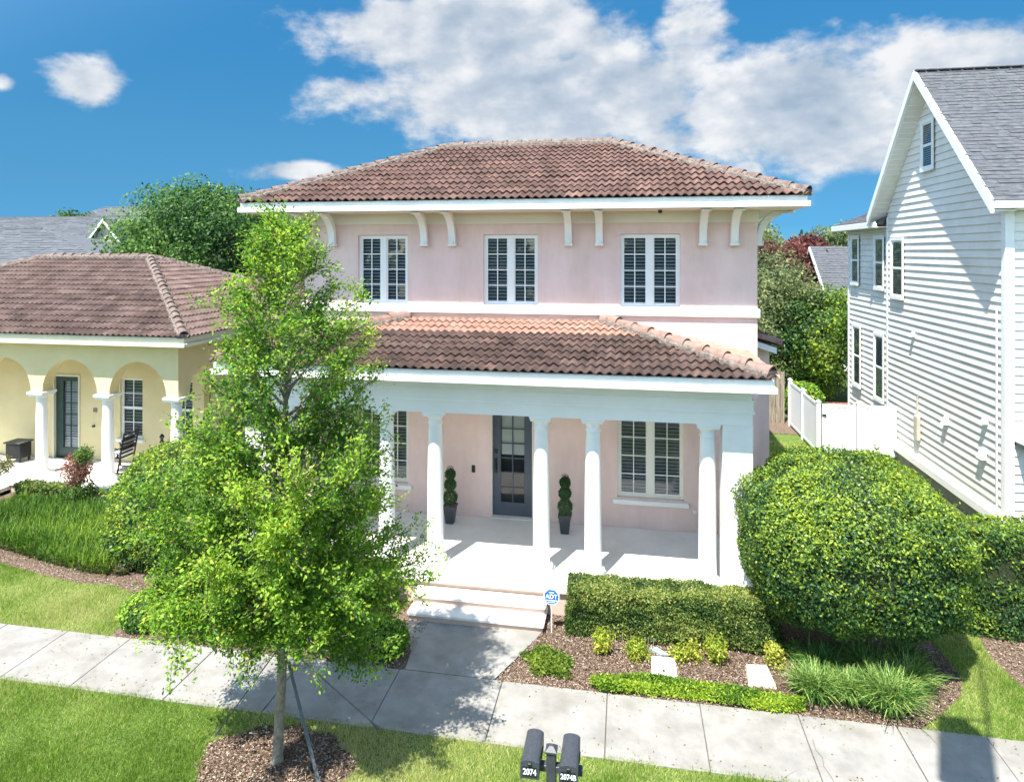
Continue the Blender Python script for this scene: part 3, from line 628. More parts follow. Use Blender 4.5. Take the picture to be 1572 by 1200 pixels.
local(MB().box(-.26, .26, .17, .175, 1.42, 2.4), 'roller_shade', M['shade'], D)
local(MB().box(-.26, .26, .166, .176, 1.39, 1.42), 'shade_rail', M['white'], D)
local(MB().box(-.45, .45, .24, .25, 0, 2.45), 'door_backing', M['dark'], D)
hm = MB().bbox(-.41, -.35, .07, .1, .98, 1.32, .01); hm.bbox(-.415, -.345, .07, .1, 1.42, 1.52, .01); hm.tube([(-.38, .07, 1.24), (-.38, .035, 1.22), (-.38, .035, 1.08), (-.38, .07, 1.05)], .012); local(hm, 'door_handle', M['black'], D)
m = MB().box(-3.0, -2.965, YW + .02, YW + .2, .5, 3.02); m.box(-2.055, -2.02, YW + .02, YW + .2, .5, 3.02); m.box(-2.965, -2.055, YW + .02, YW + .2, 2.97, 3.02); m.build('door_frame', M['blockwhite'], H)
MB().bbox(-3.02, -2.0, YW - .06, YW + .15, .502, .53, .008).build('door_sill', M['slab'], H)
MB().bbox(-3.43, -3.35, YW - .03, YW, 1.50, 1.66, .01).build('doorbell', M['black'], H)
MB().bbox(1.42, 1.5, YW - .03, YW, .9, .98, .01).build('wall_outlet', M['blockwhite'], H)
# carved eave brackets
def bracket(parent, x, y, z, rotz=0):
    m = MB(); w = .075; pts = []; K = 9
    for k in range(K + 1):
        a = math.pi / 2 * k / K; yy = -.74 * (1 - math.sin(a)) - .06; zz = .70 * (1 - math.cos(a)) * 0 + .72 - .70 * (1 - math.cos(a)) * 0
        pts.append(a)
    outer = [(-.78 + .66 * math.sin(a), .70 - .60 * (1 - math.cos(a))) for a in pts]      # (y,z)
    inner = [(-.70 + .68 * math.sin(a), .70 - .0 - .50 * (1 - math.cos(a)) + .0) for a in pts]
    low = outer; hi_ = [(min(0, y + .10), min(.72, z + .09)) for y, z in outer]
    rings = [[(-w, a[0], a[1]), (w, a[0], a[1]), (w, b[0], b[1]), (-w, b[0], b[1])] for a, b in zip(low, hi_)]
    rings.append([(-w, -.12, .02), (w, -.12, .02), (w, 0, .02), (-w, 0, .02)])
    m.loft(rings); m.bbox(-.1, .1, -.80, -.62, .68, .72, .008); m.bbox(-.095, .095, -.15, 0, -.02, .03, .01); m.bbox(-.04, .04, -.165, -.14, .03, .09, .01)
    return local(m, 'bracket', M['white_stucco'], parent, (x - HL.x, y - HL.y, z - HL.z), rotz)
for x in (-7.43, -6.75, -4.52, -3.86, -1.23, -.56, 1.62, 2.26): bracket(H, x, YW - .04, 6.64)
bracket(H, HX1 + .03, YW + .35, 6.64, R(90)); bracket(H, HX0 - .03, YW + .35, 6.64, R(-90))
MB().lathe(.72, 14.0, [(.03, 7.30), (.045, 7.33), (.045, 7.37)], 12).build('eave_camera', M['charcoal'], H)
# rear one-storey wing on the right
MB().box(HX1 + .01, 3.35, 16.2, 22, 0, 4.2).build('side_wall', M['pink'], H)
MB().box(HX1 + .06, 2.86, 14.9, 16.2, 0, 4.2).build('side_pier', M['pink'], H)
sh = (1.15, 0, -.38)
m = MB(); m.loft([[(2.78, 15.75, 4.36), (3.42, 15.75, 4.15), (3.42, 15.75, 4.29), (2.78, 15.75, 4.50)], [(2.78, 22, 4.36), (3.42, 22, 4.15), (3.42, 22, 4.29), (2.78, 22, 4.50)]]); m.build('side_fascia', M['white'], H)
roof_slope(H, (3.47, 15.72, 4.31), (0, 1, 0), (-.7, 0, .21), 6.2, .73, 0, 0, M['tile_up'], 0, deck=False)
ridge_line(H, (3.5, 15.74, 4.37), (2.78, 15.74, 4.6), M['ridge_pink'], r=.11, mort=False)

# ================================================================== YELLOW HOUSE (left)
Yh = empty('yellow_house', (-16, 17, 0), 'yellow single-storey house with arched columned porch and brown tile hip roof, by the pink house', 'house')
YL = wloc(Yh); AY = 15.5; cols = [-11.85, -13.95, -16.05, -18.15, -20.25, -22.35]
def arcade(parent, pts_x, spring, rad, top, y0, y1, name, mat, rotate=None):
    """wall with round arches between the piers; profile in x,z pushed from y0 to y1"""
    m = MB(); K = 14
    for a, b in zip(pts_x[:-1], pts_x[1:]):
        lo, hi2 = min(a, b), max(a, b); c = (lo + hi2) / 2
        arc = [(c - rad * math.cos(math.pi * k / K), spring + rad * 1.06 * math.sin(math.pi * k / K)) for k in range(K + 1)]
        low = [(lo, spring)] + arc + [(hi2, spring)]
        for (p, q) in zip(low[:-1], low[1:]):
            if abs(p[0] - q[0]) < 1e-6: continue
            P = [(p[0], y0, p[1]), (q[0], y0, q[1]), (q[0], y0, top), (p[0], y0, top)]; Q = [(x, y1, z) for x, _, z in P]
            if rotate: P = [rotate(*v) for v in P]; Q = [rotate(*v) for v in Q]
            m.add(P + Q, [(0, 1, 2, 3), (7, 6, 5, 4), (4, 5, 1, 0), (3, 2, 6, 7)])
    return m.build(name, mat, parent)
arcade(Yh, cols, 2.62, .87, 4.0, AY, AY + .34, 'arcade_wall', M['yellow'])
arcade(Yh, [AY + .34, 17.3], 2.62, .62, 4.0, 0, .3, 'side_arcade_wall', M['yellow'], rotate=lambda x, y, z: (-11.68 - y, x, z))
MB().box(-11.848, -11.682, AY + .002, AY + .338, 2.62, 3.998).build('corner_pier', M['yellow'], Yh)
MB().box(-11.98, -11.68, 17.3, 25, 0, 4.0).build('side_wall', M['yellow'], Yh)
m = MB(); wall_with_holes(m, -24, -11.98, .3, 4.0, 17.0, 17.25, [(-16.98, -16.12, .3, 2.75), (-14.72, -13.98, 1.0, 2.75), (-12.95, -12.35, 1.0, 2.75), (-20, -19.2, 1, 2.75)]); m.build('porch_wall', M['yellow'], Yh)
MB().box(-24, -11.7, 15.84, 17.0, 3.85, 3.9).build('porch_ceiling', M['lightyellow'], Yh)
MB().bbox(-24, -11.55, 14.95, 17.0, .2, .3, .02).build('porch_floor', M['slab'], Yh)
MB().box(-24, -11.6, 15.0, 17.0, -.1, .2).build('porch_base', M['pink_riser'], Yh)
for k in range(2): MB().bbox(-18.6, -16.35, 14.62 - .3 * k, 15.0 - .002 * k, 0, .2 - .1 * k, .01).build('step_tread', M['slab'], Yh)
prof2 = [(.2, 0), (.2, .04), (.175, .06), (.155, .1), (.152, .5), (.148, 1.2), (.13, 1.95), (.128, 2.0), (.145, 2.02), (.13, 2.05), (.135, 2.1), (.17, 2.15)]
src = None
for xc in cols:
    if src is None:
        src = local(MB().lathe(0, 0, [(r, z + .05) for r, z in prof2]), 'column', M['white'], Yh, (xc - YL.x, AY + .17 - YL.y, .3))
        local(MB().bbox(-.22, .22, -.22, .22, 0, .05), 'plinth', M['white'], src); local(MB().bbox(-.22, .22, -.22, .22, 2.2, 2.25, .006).bbox(-.25, .25, -.25, .25, 2.251, 2.32, .01), 'capital', M['white'], src)
    else: c = copy_tree(src, Yh); c.location = (xc - YL.x, AY + .17 - YL.y, .3)
gd = local(MB().box(-.42, .42, .06, .1, 0, .3).box(-.42, -.17, .06, .1, .3, 2.3).box(.33, .42, .06, .1, .3, 2.3).box(-.42, .42, .06, .1, 2.3, 2.45), 'front_door', M['greendoor'], Yh, (-16.55 - YL.x, 17.0 - YL.y, .3))
mt = MB(); mt.box(.07, .09, .065, .09, .3, 2.3)
for k in range(1, 6): mt.box(-.17, .33, .067, .088, .3 + k / 3 - .01, .3 + k / 3 + .01)
local(mt, 'muntin', M['greendoor'], gd)
for k in range(6):
    for x0, x1 in ((-.17, .08), (.08, .33)): local(MB().add([(x0, .08, .3 + k / 3), (x1, .08, .3 + k / 3), (x1, .08, .3 + (k + 1) / 3), (x0, .08, .3 + (k + 1) / 3)], [(0, 1, 2, 3)]), 'pane', PANE, gd)
s = MB(); [s.add([(-.17, .12, z), (.33, .12, z), (.33, .16, z + .05), (-.17, .16, z + .05)], [(0, 1, 2, 3)]) for z in np.arange(.3, 2.28, .08)]; local(s, 'shutter', M['stripe'], gd, kind='stuff')
local(MB().box(-.4, .4, .2, .21, 0, 2.4), 'door_backing', M['blind'], gd)
m = MB().box(-17.02, -16.97, 16.97, 17.1, .3, 2.8); m.box(-16.13, -16.08, 16.97, 17.1, .3, 2.8); m.box(-16.97, -16.13, 16.97, 17.1, 2.75, 2.8); m.build('door_frame', M['lightyellow'], Yh)
for xc in (-14.35, -12.65, -19.6): make_window(Yh, (xc - YL.x, 17.06 - YL.y, 1.0), 0, .74 if xc != -12.65 else .6, 1.75, sashes=1, cols=2, rows=4, split=True, fr=.04, sl=.09)
for xc in (-14.35, -12.65): MB().bbox(xc - .45, xc + .45, 16.9, 17.06, .9, .99, .01).build('window_sill', M['white_stucco'], Yh)
MB().box(-15.62, -15.5, 16.98, 17.0, 1.72, 1.84).build('house_plaque', M['ridge_pink'], Yh); MB().lathe(-15.6, 16.97, [(.04, 1.28), (.045, 1.3), (.04, 1.33)], 10).build('doorbell', M['black'], Yh)
gutter(Yh, -26, -11.18, 15.05, 25.1, 4.02, 4.12, 4.28, mat='lightyellow', sides='fr')
MB().box(-25.9, -11.3, 15.2, 25, 4.0, 4.02).build('soffit', M['lightyellow'], Yh)
gx0, gx1 = -25.6, -11.2
hip_front(Yh, gx0, gx1, 15.08, 25.3, 6.27, 4.28, M['tile_left'], 299, M['ridge'])
# second hipped block behind
hip_front(Yh, -26, -9.2, 27.2, 39, 6.42, 4.35, M['tile_left'], 0, M['ridge'])
MB().box(-25.8, -9.5, 27.5, 38.7, 0, 4.3).build('rear_wall', M['yellow'], Yh)

# ================================================================== WHITE HOUSE (right)
Wh = empty('white_house', (11, 20, 0), 'tall white clapboard house with steep grey shingle gable roof, right of the white fence', 'house')
WL = wloc(Wh); WX = 8.4; WY0, WY1 = 16.25, 22.9; AYp = 19.75; EZ = 7.55; RZ = 11.45
def board_mesh(Ln, e=.2): # local: x out of the wall (negative = out), y along, z up
    return [(0, 0, 0), (-.032, 0, 0), (-.008, 0, e), (0, 0, e)], Ln
def siding_wall(X, y0f, y1f, z0, z1, e=.2, facing='x', base=0):
    z = z0; row = 0
    while z < z1 - .01:
        h = min(e, z1 - z); a, b = y0f(z), y1f(z); a2, b2 = y0f(z + h), y1f(z + h)
        if b - a > .06:
            m = MB(); jj = random.uniform(-.002, .002)
            for p, q in [(0, 1)] if b - a < 3 else [(0, .2 + .27 * ((row * 7) % 3) + .04 * (row % 2)), (.2 + .27 * ((row * 7) % 3) + .04 * (row % 2), 1)]:
              m = MB(); A_, B_ = a + (b - a) * p + (.002 if p else 0), a + (b - a) * q - (.002 if q < 1 else 0); A2, B2 = a2 + (b2 - a2) * p + (.002 if p else 0), a2 + (b2 - a2) * q - (.002 if q < 1 else 0)
              if facing == 'x':
                r0 = [(X, A_, z), (X - .042 + jj, A_, z), (X - .010, A2, z + h), (X, A2, z + h)]; r1 = [(X, B_, z), (X - .042 + jj, B_, z), (X - .010, B2, z + h), (X, B2, z + h)]
              else:
                r0 = [(A_, X, z), (A_, X - .042 + jj, z), (A2, X - .010, z + h), (A2, X, z + h)]; r1 = [(B_, X, z), (B_, X - .042 + jj, z), (B2, X - .010, z + h), (B2, X, z + h)]
              m.loft([r0, r1]); m.build('siding_board', M['siding'], Wh)
        z += h; row += 1
g0 = lambda z: WY0 if z < 7.78 else WY0 + (z - 7.78) * (AYp - WY0) / 3.42
g1_ = lambda z: WY1 if z < 7.78 else WY1 - (z - 7.78) * (WY1 - AYp) / 3.42
siding_wall(WX, g0, g1_, .55, 11.15)
siding_wall(8.5, lambda z: 22.95, lambda z: 26.9, .55, 7.35)
siding_wall(WY0, lambda z: 8.52, lambda z: 14, .55, 7.4, facing='y')
MB().box(WX, 14, WY0, WY1, 0, 7.77).build('wall_core', M['siding'], Wh)
MB().loft([[(WX, WY0, 7.77), (WX, WY1, 7.77), (WX, AYp, 11.22)], [(WX + .15, WY0, 7.77), (WX + .15, WY1, 7.77), (WX + .15, AYp, 11.22)]]).build('gable_core', M['siding'], Wh)
MB().box(8.5, 14, 22.9, 26.9, 0, 7.4).build('rear_wall_core', M['siding'], Wh)
m = MB().bbox(WX - .06, WX + .13, WY0 - .07, WY0 + .10, .5, 7.5); m.build('corner_board', M['white'], Wh)
MB().bbox(WX - .05, WX, WY1 - .06, WY1 + .06, .5, 7.6).build('corner_board', M['white'], Wh)
MB().bbox(8.44, 8.52, 26.85, 26.96, .5, 7.4).build('corner_board', M['white'], Wh)
MB().bbox(WX - .16, WX, WY0 - .1, WY1 + .1, .30, .55, .03).build('foundation_ledge', M['white_stucco'], Wh)
MB().box(WX - .06, WX, WY0 - .05, WY1, -.1, .3).build('foundation', M['concrete'], Wh)
MB().box(8.52, 14, WY0 - .14, WY0 - .03, .1, .55).build('foundation_ledge', M['white_stucco'], Wh)
# roof: slabs, barge boards, shingles laid in courses
def shingle_slope(parent, O, u, v, Wd, Lv, al, ar, mat, e=.145, tw=.32, th=.012, seed=3, name='shingles'):
    O, u, v = Vector(O), Vector(u).normalized(), Vector(v).normalized(); n = u.cross(v).normalized(); g = random.Random(seed); m = MB()
    j = 0
    while j * e < Lv:
        v0 = j * e; L0, L1 = al * v0, Wd - ar * v0; x = L0 - g.random() * tw
        while x < L1:
            w = tw * g.uniform(.55, 1.25); a, b = max(x, L0), min(x + w, L1)
            if b - a > .02:
                h = th * g.uniform(.6, 1.9); q = v0 - g.random() * .018; P = O + u * a + v * q; Q = O + u * (b - .006) + v * q; up = v * (e + .03)
                m.add([P, Q, Q + n * h, P + n * h, Q + up + n * .002, P + up + n * .002], [(0, 1, 2, 3), (3, 2, 4, 5)])
            x += w
        j += 1
    return m.build(name, mat, parent, kind='stuff')
def slab_poly(parent, pts, th, mat, name):
    P = [Vector(p) for p in pts]; n = (P[1] - P[0]).cross(P[2] - P[0]).normalized(); MB().loft([[p - n * th for p in P], P]).build(name, mat, parent)
RX = 7.9; F0, F1 = 15.85, 23.3; ridge = (AYp, RZ)
EB, ET = 7.62, 11.5
slab_poly(Wh, [(RX, F0, EB), (15, F0, EB), (15, AYp, ET), (RX, AYp, ET)], .05, M['shingle'], 'roof_slab')
slab_poly(Wh, [(15, F1, EB), (RX, F1, EB), (RX, AYp, ET), (15, AYp, ET)], .05, M['shingle'], 'roof_slab')
Ls = math.hypot(AYp - F0, ET - EB); shingle_slope(Wh, (RX, F0, EB + .003), (1, 0, 0), (0, AYp - F0, ET - EB), 7.1, Ls, 0, 0, M['shingle'])
for (ya, yb) in ((F0, AYp), (F1, AYp)):
    sgn = 1 if ya < yb else -1
    P = [(RX - .02, ya, EB - .28), (RX - .02, yb, ET - .24), (RX - .02, yb, ET + .02), (RX - .02, ya, EB + .02)]; Q = [(RX + .05, y, z) for _, y, z in P]
    MB().loft([P, Q]).build('barge_board', M['white'], Wh)
    P = [(RX + .05, ya, EB - .24), (WX, ya, EB - .24), (WX, yb, ET - .30), (RX + .05, yb, ET - .30)]
    MB().loft([P, [(x, y, z + .03) for x, y, z in P]]).build('gable_soffit', M['siding'], Wh)
    for k in range(1, 28):
        f = k / 28; yy = ya + (yb - ya) * f; z2 = EB - .24 + (ET - .06 - EB) * f
        MB().box(RX + .06, WX - .03, yy - .006, yy + .006, z2 - .012, z2 + .01).build('soffit_batten', M['siding'], Wh)
MB().bbox(RX + .05, 15, F0 - .1, F0 + .02, EB - .18, EB - .02, .01).build('front_gutter', M['white'], Wh)
MB().box(WX, 15, F0 + .02, WY0, EB - .2, EB - .18).build('front_soffit', M['white'], Wh)
for k in range(24): MB().bbox(RX + .3 * k, RX + .3 * k + .28, AYp - .12, AYp + .12, ET - .01, ET + .035, .015).build('ridge_shingle', M['shingle'], Wh)
# rear wing roof
slab_poly(Wh, [(8.02, 27.4, 7.45), (8.02, 22.9, 7.45), (9.4, 22.9, 8.15), (9.4, 26.0, 8.15)], .05, M['shingle'], 'wing_roof')
slab_poly(Wh, [(14, 27.4, 7.45), (8.02, 27.4, 7.45), (9.4, 26.0, 8.15), (14, 26.0, 8.15)], .05, M['shingle'], 'wing_roof')
shingle_slope(Wh, (8.02, 27.4, 7.453), (0, -1, 0), (1.38, 0, .70), 4.5, 1.54, .9, 0, M['shingle'], name='wing_shingles')
MB().bbox(7.98, 8.06, 22.9, 27.42, 7.27, 7.46, .01).build('wing_fascia', M['white'], Wh)
MB().box(8.06, 8.55, 22.9, 27.3, 7.28, 7.31).build('wing_soffit', M['siding'], Wh)
MB().box(9.4, 14, 22.9, 26.0, 7.5, 8.15).build('wing_attic', M['shingle'], Wh)
def wwin(X, yc, z0, w, h): make_window(Wh, (X - .092 - WL.x, yc - WL.y, z0), R(-90), w, h, sashes=1, cols=1, rows=2, split=True, fr=.03, casing=.09, blind=True, sl=.06, ky=.38)
wwin(WX, 19.95, 8.85, .62, 1.25)
wwin(WX, 22.0, 5.12, .80, 1.72)
wwin(8.5, 23.75, 5.3, .72, 1.65); wwin(8.5, 26.1, 5.35, .72, 1.65); wwin(8.5, 23.75, 1.55, .72, 2.1); wwin(8.5, 25.9, 1.6, .72, 2.1)
make_window(Wh, (9.35 - WL.x, WY0 - .092 - WL.y, 3.4), 0, .8, 1.5, sashes=1, cols=1, rows=2, split=True, fr=.03, casing=.09, ky=.38)
MB().bbox(WX + .12, 14, WY0 - .5, WY0 - .04, 2.28, 2.40, .01).build('porch_gutter', M['white'], Wh); MB().box(WX + .14, 14, WY0 - .48, WY0 - .04, 2.2, 2.28).build('porch_fascia', M['charcoal'], Wh)
def vent(y, z, w=.18):
    m = MB(); m.loft([[(WX - .03, y - w / 2, z), (WX - .03, y + w / 2, z), (WX - .03, y + w / 2, z + w), (WX - .03, y - w / 2, z + w)], [(WX - .16, y - w / 2, z), (WX - .16, y + w / 2, z), (WX - .06, y + w / 2, z + w), (WX - .06, y - w / 2, z + w)]]); m.build('vent_hood', M['white'], Wh)
vent(20.9, 4.0, .14); vent(18.9, 1.95, .2); vent(17.1, 1.6, .24); vent(17.0, 2.45, .16)
MB().bbox(WX - .14, WX - .03, 20.45, 20.7, 1.05, 1.75, .02).build('meter_box', M['plastic'], Wh)
MB().tube([(WX - .08, 20.58, 1.75), (WX - .08, 20.58, 2.3), (WX - .04, 20.58, 2.35)], .025).build('conduit', M['plastic'], Wh)
MB().tube([(WX - .07, WY0 + .25, .55), (WX - .07, WY0 + .25, 5.15), (WX - .05, WY0 + .25, 5.2)], .02).build('wall_pipe', M['white'], Wh)

# ================================================================== WHITE FENCE, WOOD FENCE
Fn = empty('vinyl_fence', (6.1, 22.5, 0), 'white vinyl privacy fence with a latched gate between the pink house lawn and white house', 'fence')
FL = wloc(Fn); FY = 22.1
def post(x, y): MB().bbox(x - .065, x + .065, y - .065, y + .065, 0, 1.72).build('post', M['vinyl'], Fn); MB().loft([[(x - .08, y - .08, 1.72), (x + .08, y - .08, 1.72), (x + .08, y + .08, 1.72), (x - .08, y + .08, 1.72)], [(x - .02, y - .02, 1.79), (x + .02, y - .02, 1.79), (x + .02, y + .02, 1.79), (x - .02, y + .02, 1.79)]]).build('post_cap', M['vinyl'], Fn)
for p in ((6.05, FY), (7.25, FY), (6.05, 23.9), (6.05, 25.7)): post(*p)
def panel_x(name, x0, x1, z1=1.66):
    g = local(MB().bbox(0, x1 - x0, -.03, .03, z1 - .1, z1, .01), name, M['vinyl'], Fn, (x0 - FL.x, FY - FL.y, 0)); local(MB().bbox(0, x1 - x0, -.03, .03, .08, .18, .01), 'bottom_rail', M['vinyl'], g)
    nb = int((x1 - x0) / .15); w = (x1 - x0) / nb
    for k in range(nb): local(MB().bbox(k * w + .003, (k + 1) * w - .003, -.02, .02, .18, z1 - .1, .006), 'board', M['vinyl'], g)
    return g
g_ = panel_x('gate', 6.16, 7.16); local(MB().bbox(.0, .12, -.06, -.03, 1.28, 1.34, .01), 'latch', M['black'], g_)
[local(MB().box(a, a + .05, -.035, .035, .1, 1.66), 'gate_stile', M['vinyl'], g_) for a in (0, .95)]
panel_x('fence_panel', 7.32, 8.36)
for y0, y1 in ((FY + .07, 23.83), (23.97, 25.63)):
    g = local(MB().bbox(-.03, .03, 0, y1 - y0, 1.56, 1.66, .01), 'fence_panel', M['vinyl'], Fn, (6.05 - FL.x, y0 - FL.y, 0)); local(MB().bbox(-.03, .03, 0, y1 - y0, .08, .18, .01), 'bottom_rail', M['vinyl'], g)
    nb = 11; w = (y1 - y0) / nb
    for k in range(nb): local(MB().bbox(-.02, .02, k * w + .003, (k + 1) * w - .003, .18, 1.56, .006), 'board', M['vinyl'], g)
Wf = empty('wooden_fence', (5, 26, 0), 'weathered grey upright-board fence behind the white vinyl fence', 'fence')
for k in range(16):
    x = 3.3 + k * .165; h = 2.0 + random.uniform(-.06, .06)
    MB().bbox(x + .006, x + .155, 26.0 + random.uniform(-.01, .01), 26.03, 0, h, .006).build('board', M['oldwood'], Wf)
MB().box(3.3, 5.95, 26.03, 26.08, .5, .59).box(3.3, 5.95, 26.03, 26.08, 1.5, 1.59).build('rail', M['oldwood'], Wf)

# ================================================================== FAR HOUSES
def far_house(name, label, x0, x1, y0, y1, ze, zr, ov=.5, ar=None, gable=None, mat='shingle_far', wall='beige'):
    t = empty(name, ((x0 + x1) / 2, (y0 + y1) / 2, 0), label, 'house', 'grey roofed houses further off')
    MB().box(x0, x1, y0, y1, 0, ze).build('wall', M[wall], t)
    h = (y1 - y0) / 2 + ov; a = h; cy = (y0 + y1) / 2; X0, X1, Y0, Y1 = x0 - ov, x1 + ov, y0 - ov, y1 + ov; a = min(a, (X1 - X0) / 2 - .1)
    ar = ar or a; r0, r1 = (X0 + a, cy, zr), (X1 - ar, cy, zr); r = MB()
    r.add([(X0, Y0, ze), (X1, Y0, ze), (X1, Y1, ze), (X0, Y1, ze), r0, r1], [(0, 1, 5, 4), (1, 2, 5), (2, 3, 4, 5), (3, 0, 4), (3, 2, 1, 0)]); rf = r.build('roof', M[mat], t)
    Ls = math.hypot(h, zr - ze); shingle_slope(rf, (X0, Y0, ze + .01), (1, 0, 0), (0, h, zr - ze), X1 - X0, Ls, a / Ls, ar / Ls, M[mat], e=.3, tw=.9, th=.03, seed=int(x0) % 97)
    MB().box(X0, X1, Y0 - .05, Y0, ze - .2, ze + .02).build('fascia', M['white'], t)
    m = MB(); m.box(r0[0], r1[0], cy - .12, cy + .12, zr - .02, zr + .07); m.build('ridge_cap', M[mat], rf)
    return t
far_house('grey_roofed_house', 'nearest grey hipped roof behind the yellow house, its ridge ending in a sloping hip', -64, -31.5, 36.5, 48.5, 5.2, 8.2, ar=12.5)
far_house('grey_roofed_house', 'low grey roof between the nearest hipped roof and the oak', -50, -30, 44, 50, 5.2, 7.2)
fh = far_house('grey_roofed_house', 'far grey-roofed house with long level ridge and small beige gable left of the oak', -90, -43, 55, 73, 6.1, 10.4)
def gable_on(t, cx, y, w, zb, za, wallmat='beige', dep=5):
    MB().loft([[(cx - w, y, zb), (cx + w, y, zb), (cx, y, za)], [(cx - w, y + dep, zb), (cx + w, y + dep, zb), (cx, y + dep, za)]]).build('gable', M[wallmat], t)
    for s_ in (-1, 1):
        P = [(cx + s_ * (w + .35), y - .4, zb - .2), (cx, y - .4, za + .28), (cx, y - .4, za + .02), (cx + s_ * (w + .15), y - .4, zb - .2)]
        MB().loft([P, [(a, b + dep, c) for a, b, c in P]]).build('gable_roof', M['shingle_far'], t); MB().loft([[(a, b - .06, c) for a, b, c in P], [(a, b + .02, c) for a, b, c in P]]).build('gable_trim', M['white'], t)
gable_on(fh, -47.0, 52.6, 1.75, 7.15, 9.2)
far_house('grey_roofed_house', 'far grey-roofed house with the highest ridge, its right half behind the oak', -84.6, -45, 75, 93, 7, 12.9)
gh = empty('grey_roofed_house', (15, 42, 0), 'small grey-roofed house with a narrow white gable seen between the purple-leaved tree and white house', 'house', 'grey roofed houses further off')
MB().box(11.4, 20, 38, 46, 0, 3.6).build('wall', M['siding'], gh)
MB().loft([[(11.4, 38.2, 3.6), (11.4, 45, 3.6), (11.4, 41.6, 6.35)], [(11.6, 38.2, 3.6), (11.6, 45, 3.6), (11.6, 41.6, 6.35)]]).build('gable', M['siding'], gh)
for ya in (37.6, 45.6):
    P = [(10.9, ya, 3.45), (10.9, 41.6, 6.75), (10.9, 41.6, 6.55), (10.9, ya, 3.2)]; MB().loft([P, [(21, b, c) for _, b, c in P]]).build('roof', M['shingle'], gh)
    MB().loft([[(a - .05, b, c) for a, b, c in P], [(a + .03, b, c + .02) for a, b, c in P]]).build('gable_trim', M['white'], gh)
shingle_slope(gh, (10.92, 37.6, 3.48), (1, 0, 0), (0, 4.0, 3.3), 10, 5.18, 0, 0, M['shingle'], e=.2, tw=.5, th=.02)

# ================================================================== TREES BEYOND
far_tree('oak_tree', -22.8, 32, (-21.9, 32, 6.3), (4.8, 4.0, 3.3), 430, 150, .17, [(.012, .045, .015), (.03, .085, .022), (.06, .14, .032), (.10, .2, .045), (.16, .27, .07)], 'broad dark green oak rising behind the yellow house roof', 21, .35, cs=.8)
far_tree('broadleaf_tree', 6.2, 33, (6.0, 32, 3.9), (2.7, 2.5, 2.7), 240, 90, .15, PAL_GREY, 'large dull green tree filling the gap beside the pink house', 22, .2)
far_tree('broadleaf_tree', 8.2, 30.5, (8.3, 30.5, 2.6), (1.9, 2.2, 2.4), 170, 90, .15, PAL_BUSH, 'bright green shrubby tree against the corner of the white house', 23, .15)
far_tree('broadleaf_tree', 4.3, 28, (4.3, 29, 3.2), (1.7, 1.8, 2.7), 130, 90, .13, PAL_GREY, 'dull green low tree just right of the pink house wall', 24, .14)
far_tree('conifer_tree', 5.4, 37, (5.2, 37, 5.9), (1.0, 1.0, 3.6), 110, 90, .2, PAL_DARK, 'dark narrow conifer touching the pink house eave', 25, .15)
far_tree('purple_leaf_tree', 11.0, 44, (10.6, 44, 5.1), (2.6, 2.6, 2.3), 170, 80, .24, [(.06, .02, .02), (.11, .04, .035), (.17, .065, .055), (.23, .1, .08)], 'purple-leaved tree behind the green trees, right of the pink house', 26, .18)
far_tree('broadleaf_tree', 10.5, 66, (10.5, 66, 6.2), (5, 4, 3.6), 160, 110, .3, PAL_GREY, 'pale green tree far off above the purple-leaved tree', 27, .3)
far_tree('broadleaf_tree', 21, 64, (20.5, 64, 5.7), (5, 4, 3), 150, 110, .3, PAL_GREY, 'pale green tree far off beside the white house eave', 28, .3)
far_tree('broadleaf_tree', -78, 82, (-78, 82, 9.8), (4, 3, 2.6), 60, 60, .4, PAL_DARK, 'small tree top peeping over the long far ridge', 29, .3)
round_bush('flowering_shrub', (7.0, 27.6, .6), (.75, .6, .7), 3500, .12, PAL_TREE, 'small yellow-green shrub on the bare ground behind the white gate', seed=31, group=None)
m = MB()
for k in range(26):
    x = 7.3 + (k % 9) * .24; y = 29.5; z = (k // 9) * .085; m
bw = empty('brick_edging', (8.2, 29.0, 0), 'low red brick edging below the trees, beside the white house', 'edging')
for k in range(24):
    x = 7.35 + (k % 8) * .22 + (.1 if (k // 8) % 2 else 0); z = (k // 8) * .08; MB().bbox(x, x + .205, 28.9, 29.0, z, z + .07, .006).build('brick', M['brick'], bw)
# a tree line closing the horizon where the photo shows it
for k, (x, y, hgt) in enumerate(((-30, 120, 8), (4, 110, 7), (34, 95, 7.5), (-90, 130, 9))):
    P, D_, K = clump_crown((x, y, hgt * .5), (17, 6, hgt * .55), 160, 60, 60 + k, .5)
    quads_mesh('far_wood', leaf_verts(P, D_, RNG.uniform(.8, 1.4, len(P)) * .9, 1, .7), LEAF, None, leaf_colors(P, PAL_DARK, .3, 5), kind='stuff')

for k in range(7):
    x = -30 + 10.5 * k; far_tree('reflection_tree', x, -15, (x, -15, 4.6), (4.6, 3.4, 3.6), 110, 60, .5, PAL_DARK, 'unseen green tree across the street, added for dark reflections, %s from the left' % ('first', 'second', 'third', 'fourth', 'fifth', 'sixth', 'seventh')[k], 80 + k, .2, 'added trees across the street', .5)  # unseen row behind the camera, added to darken the window reflections
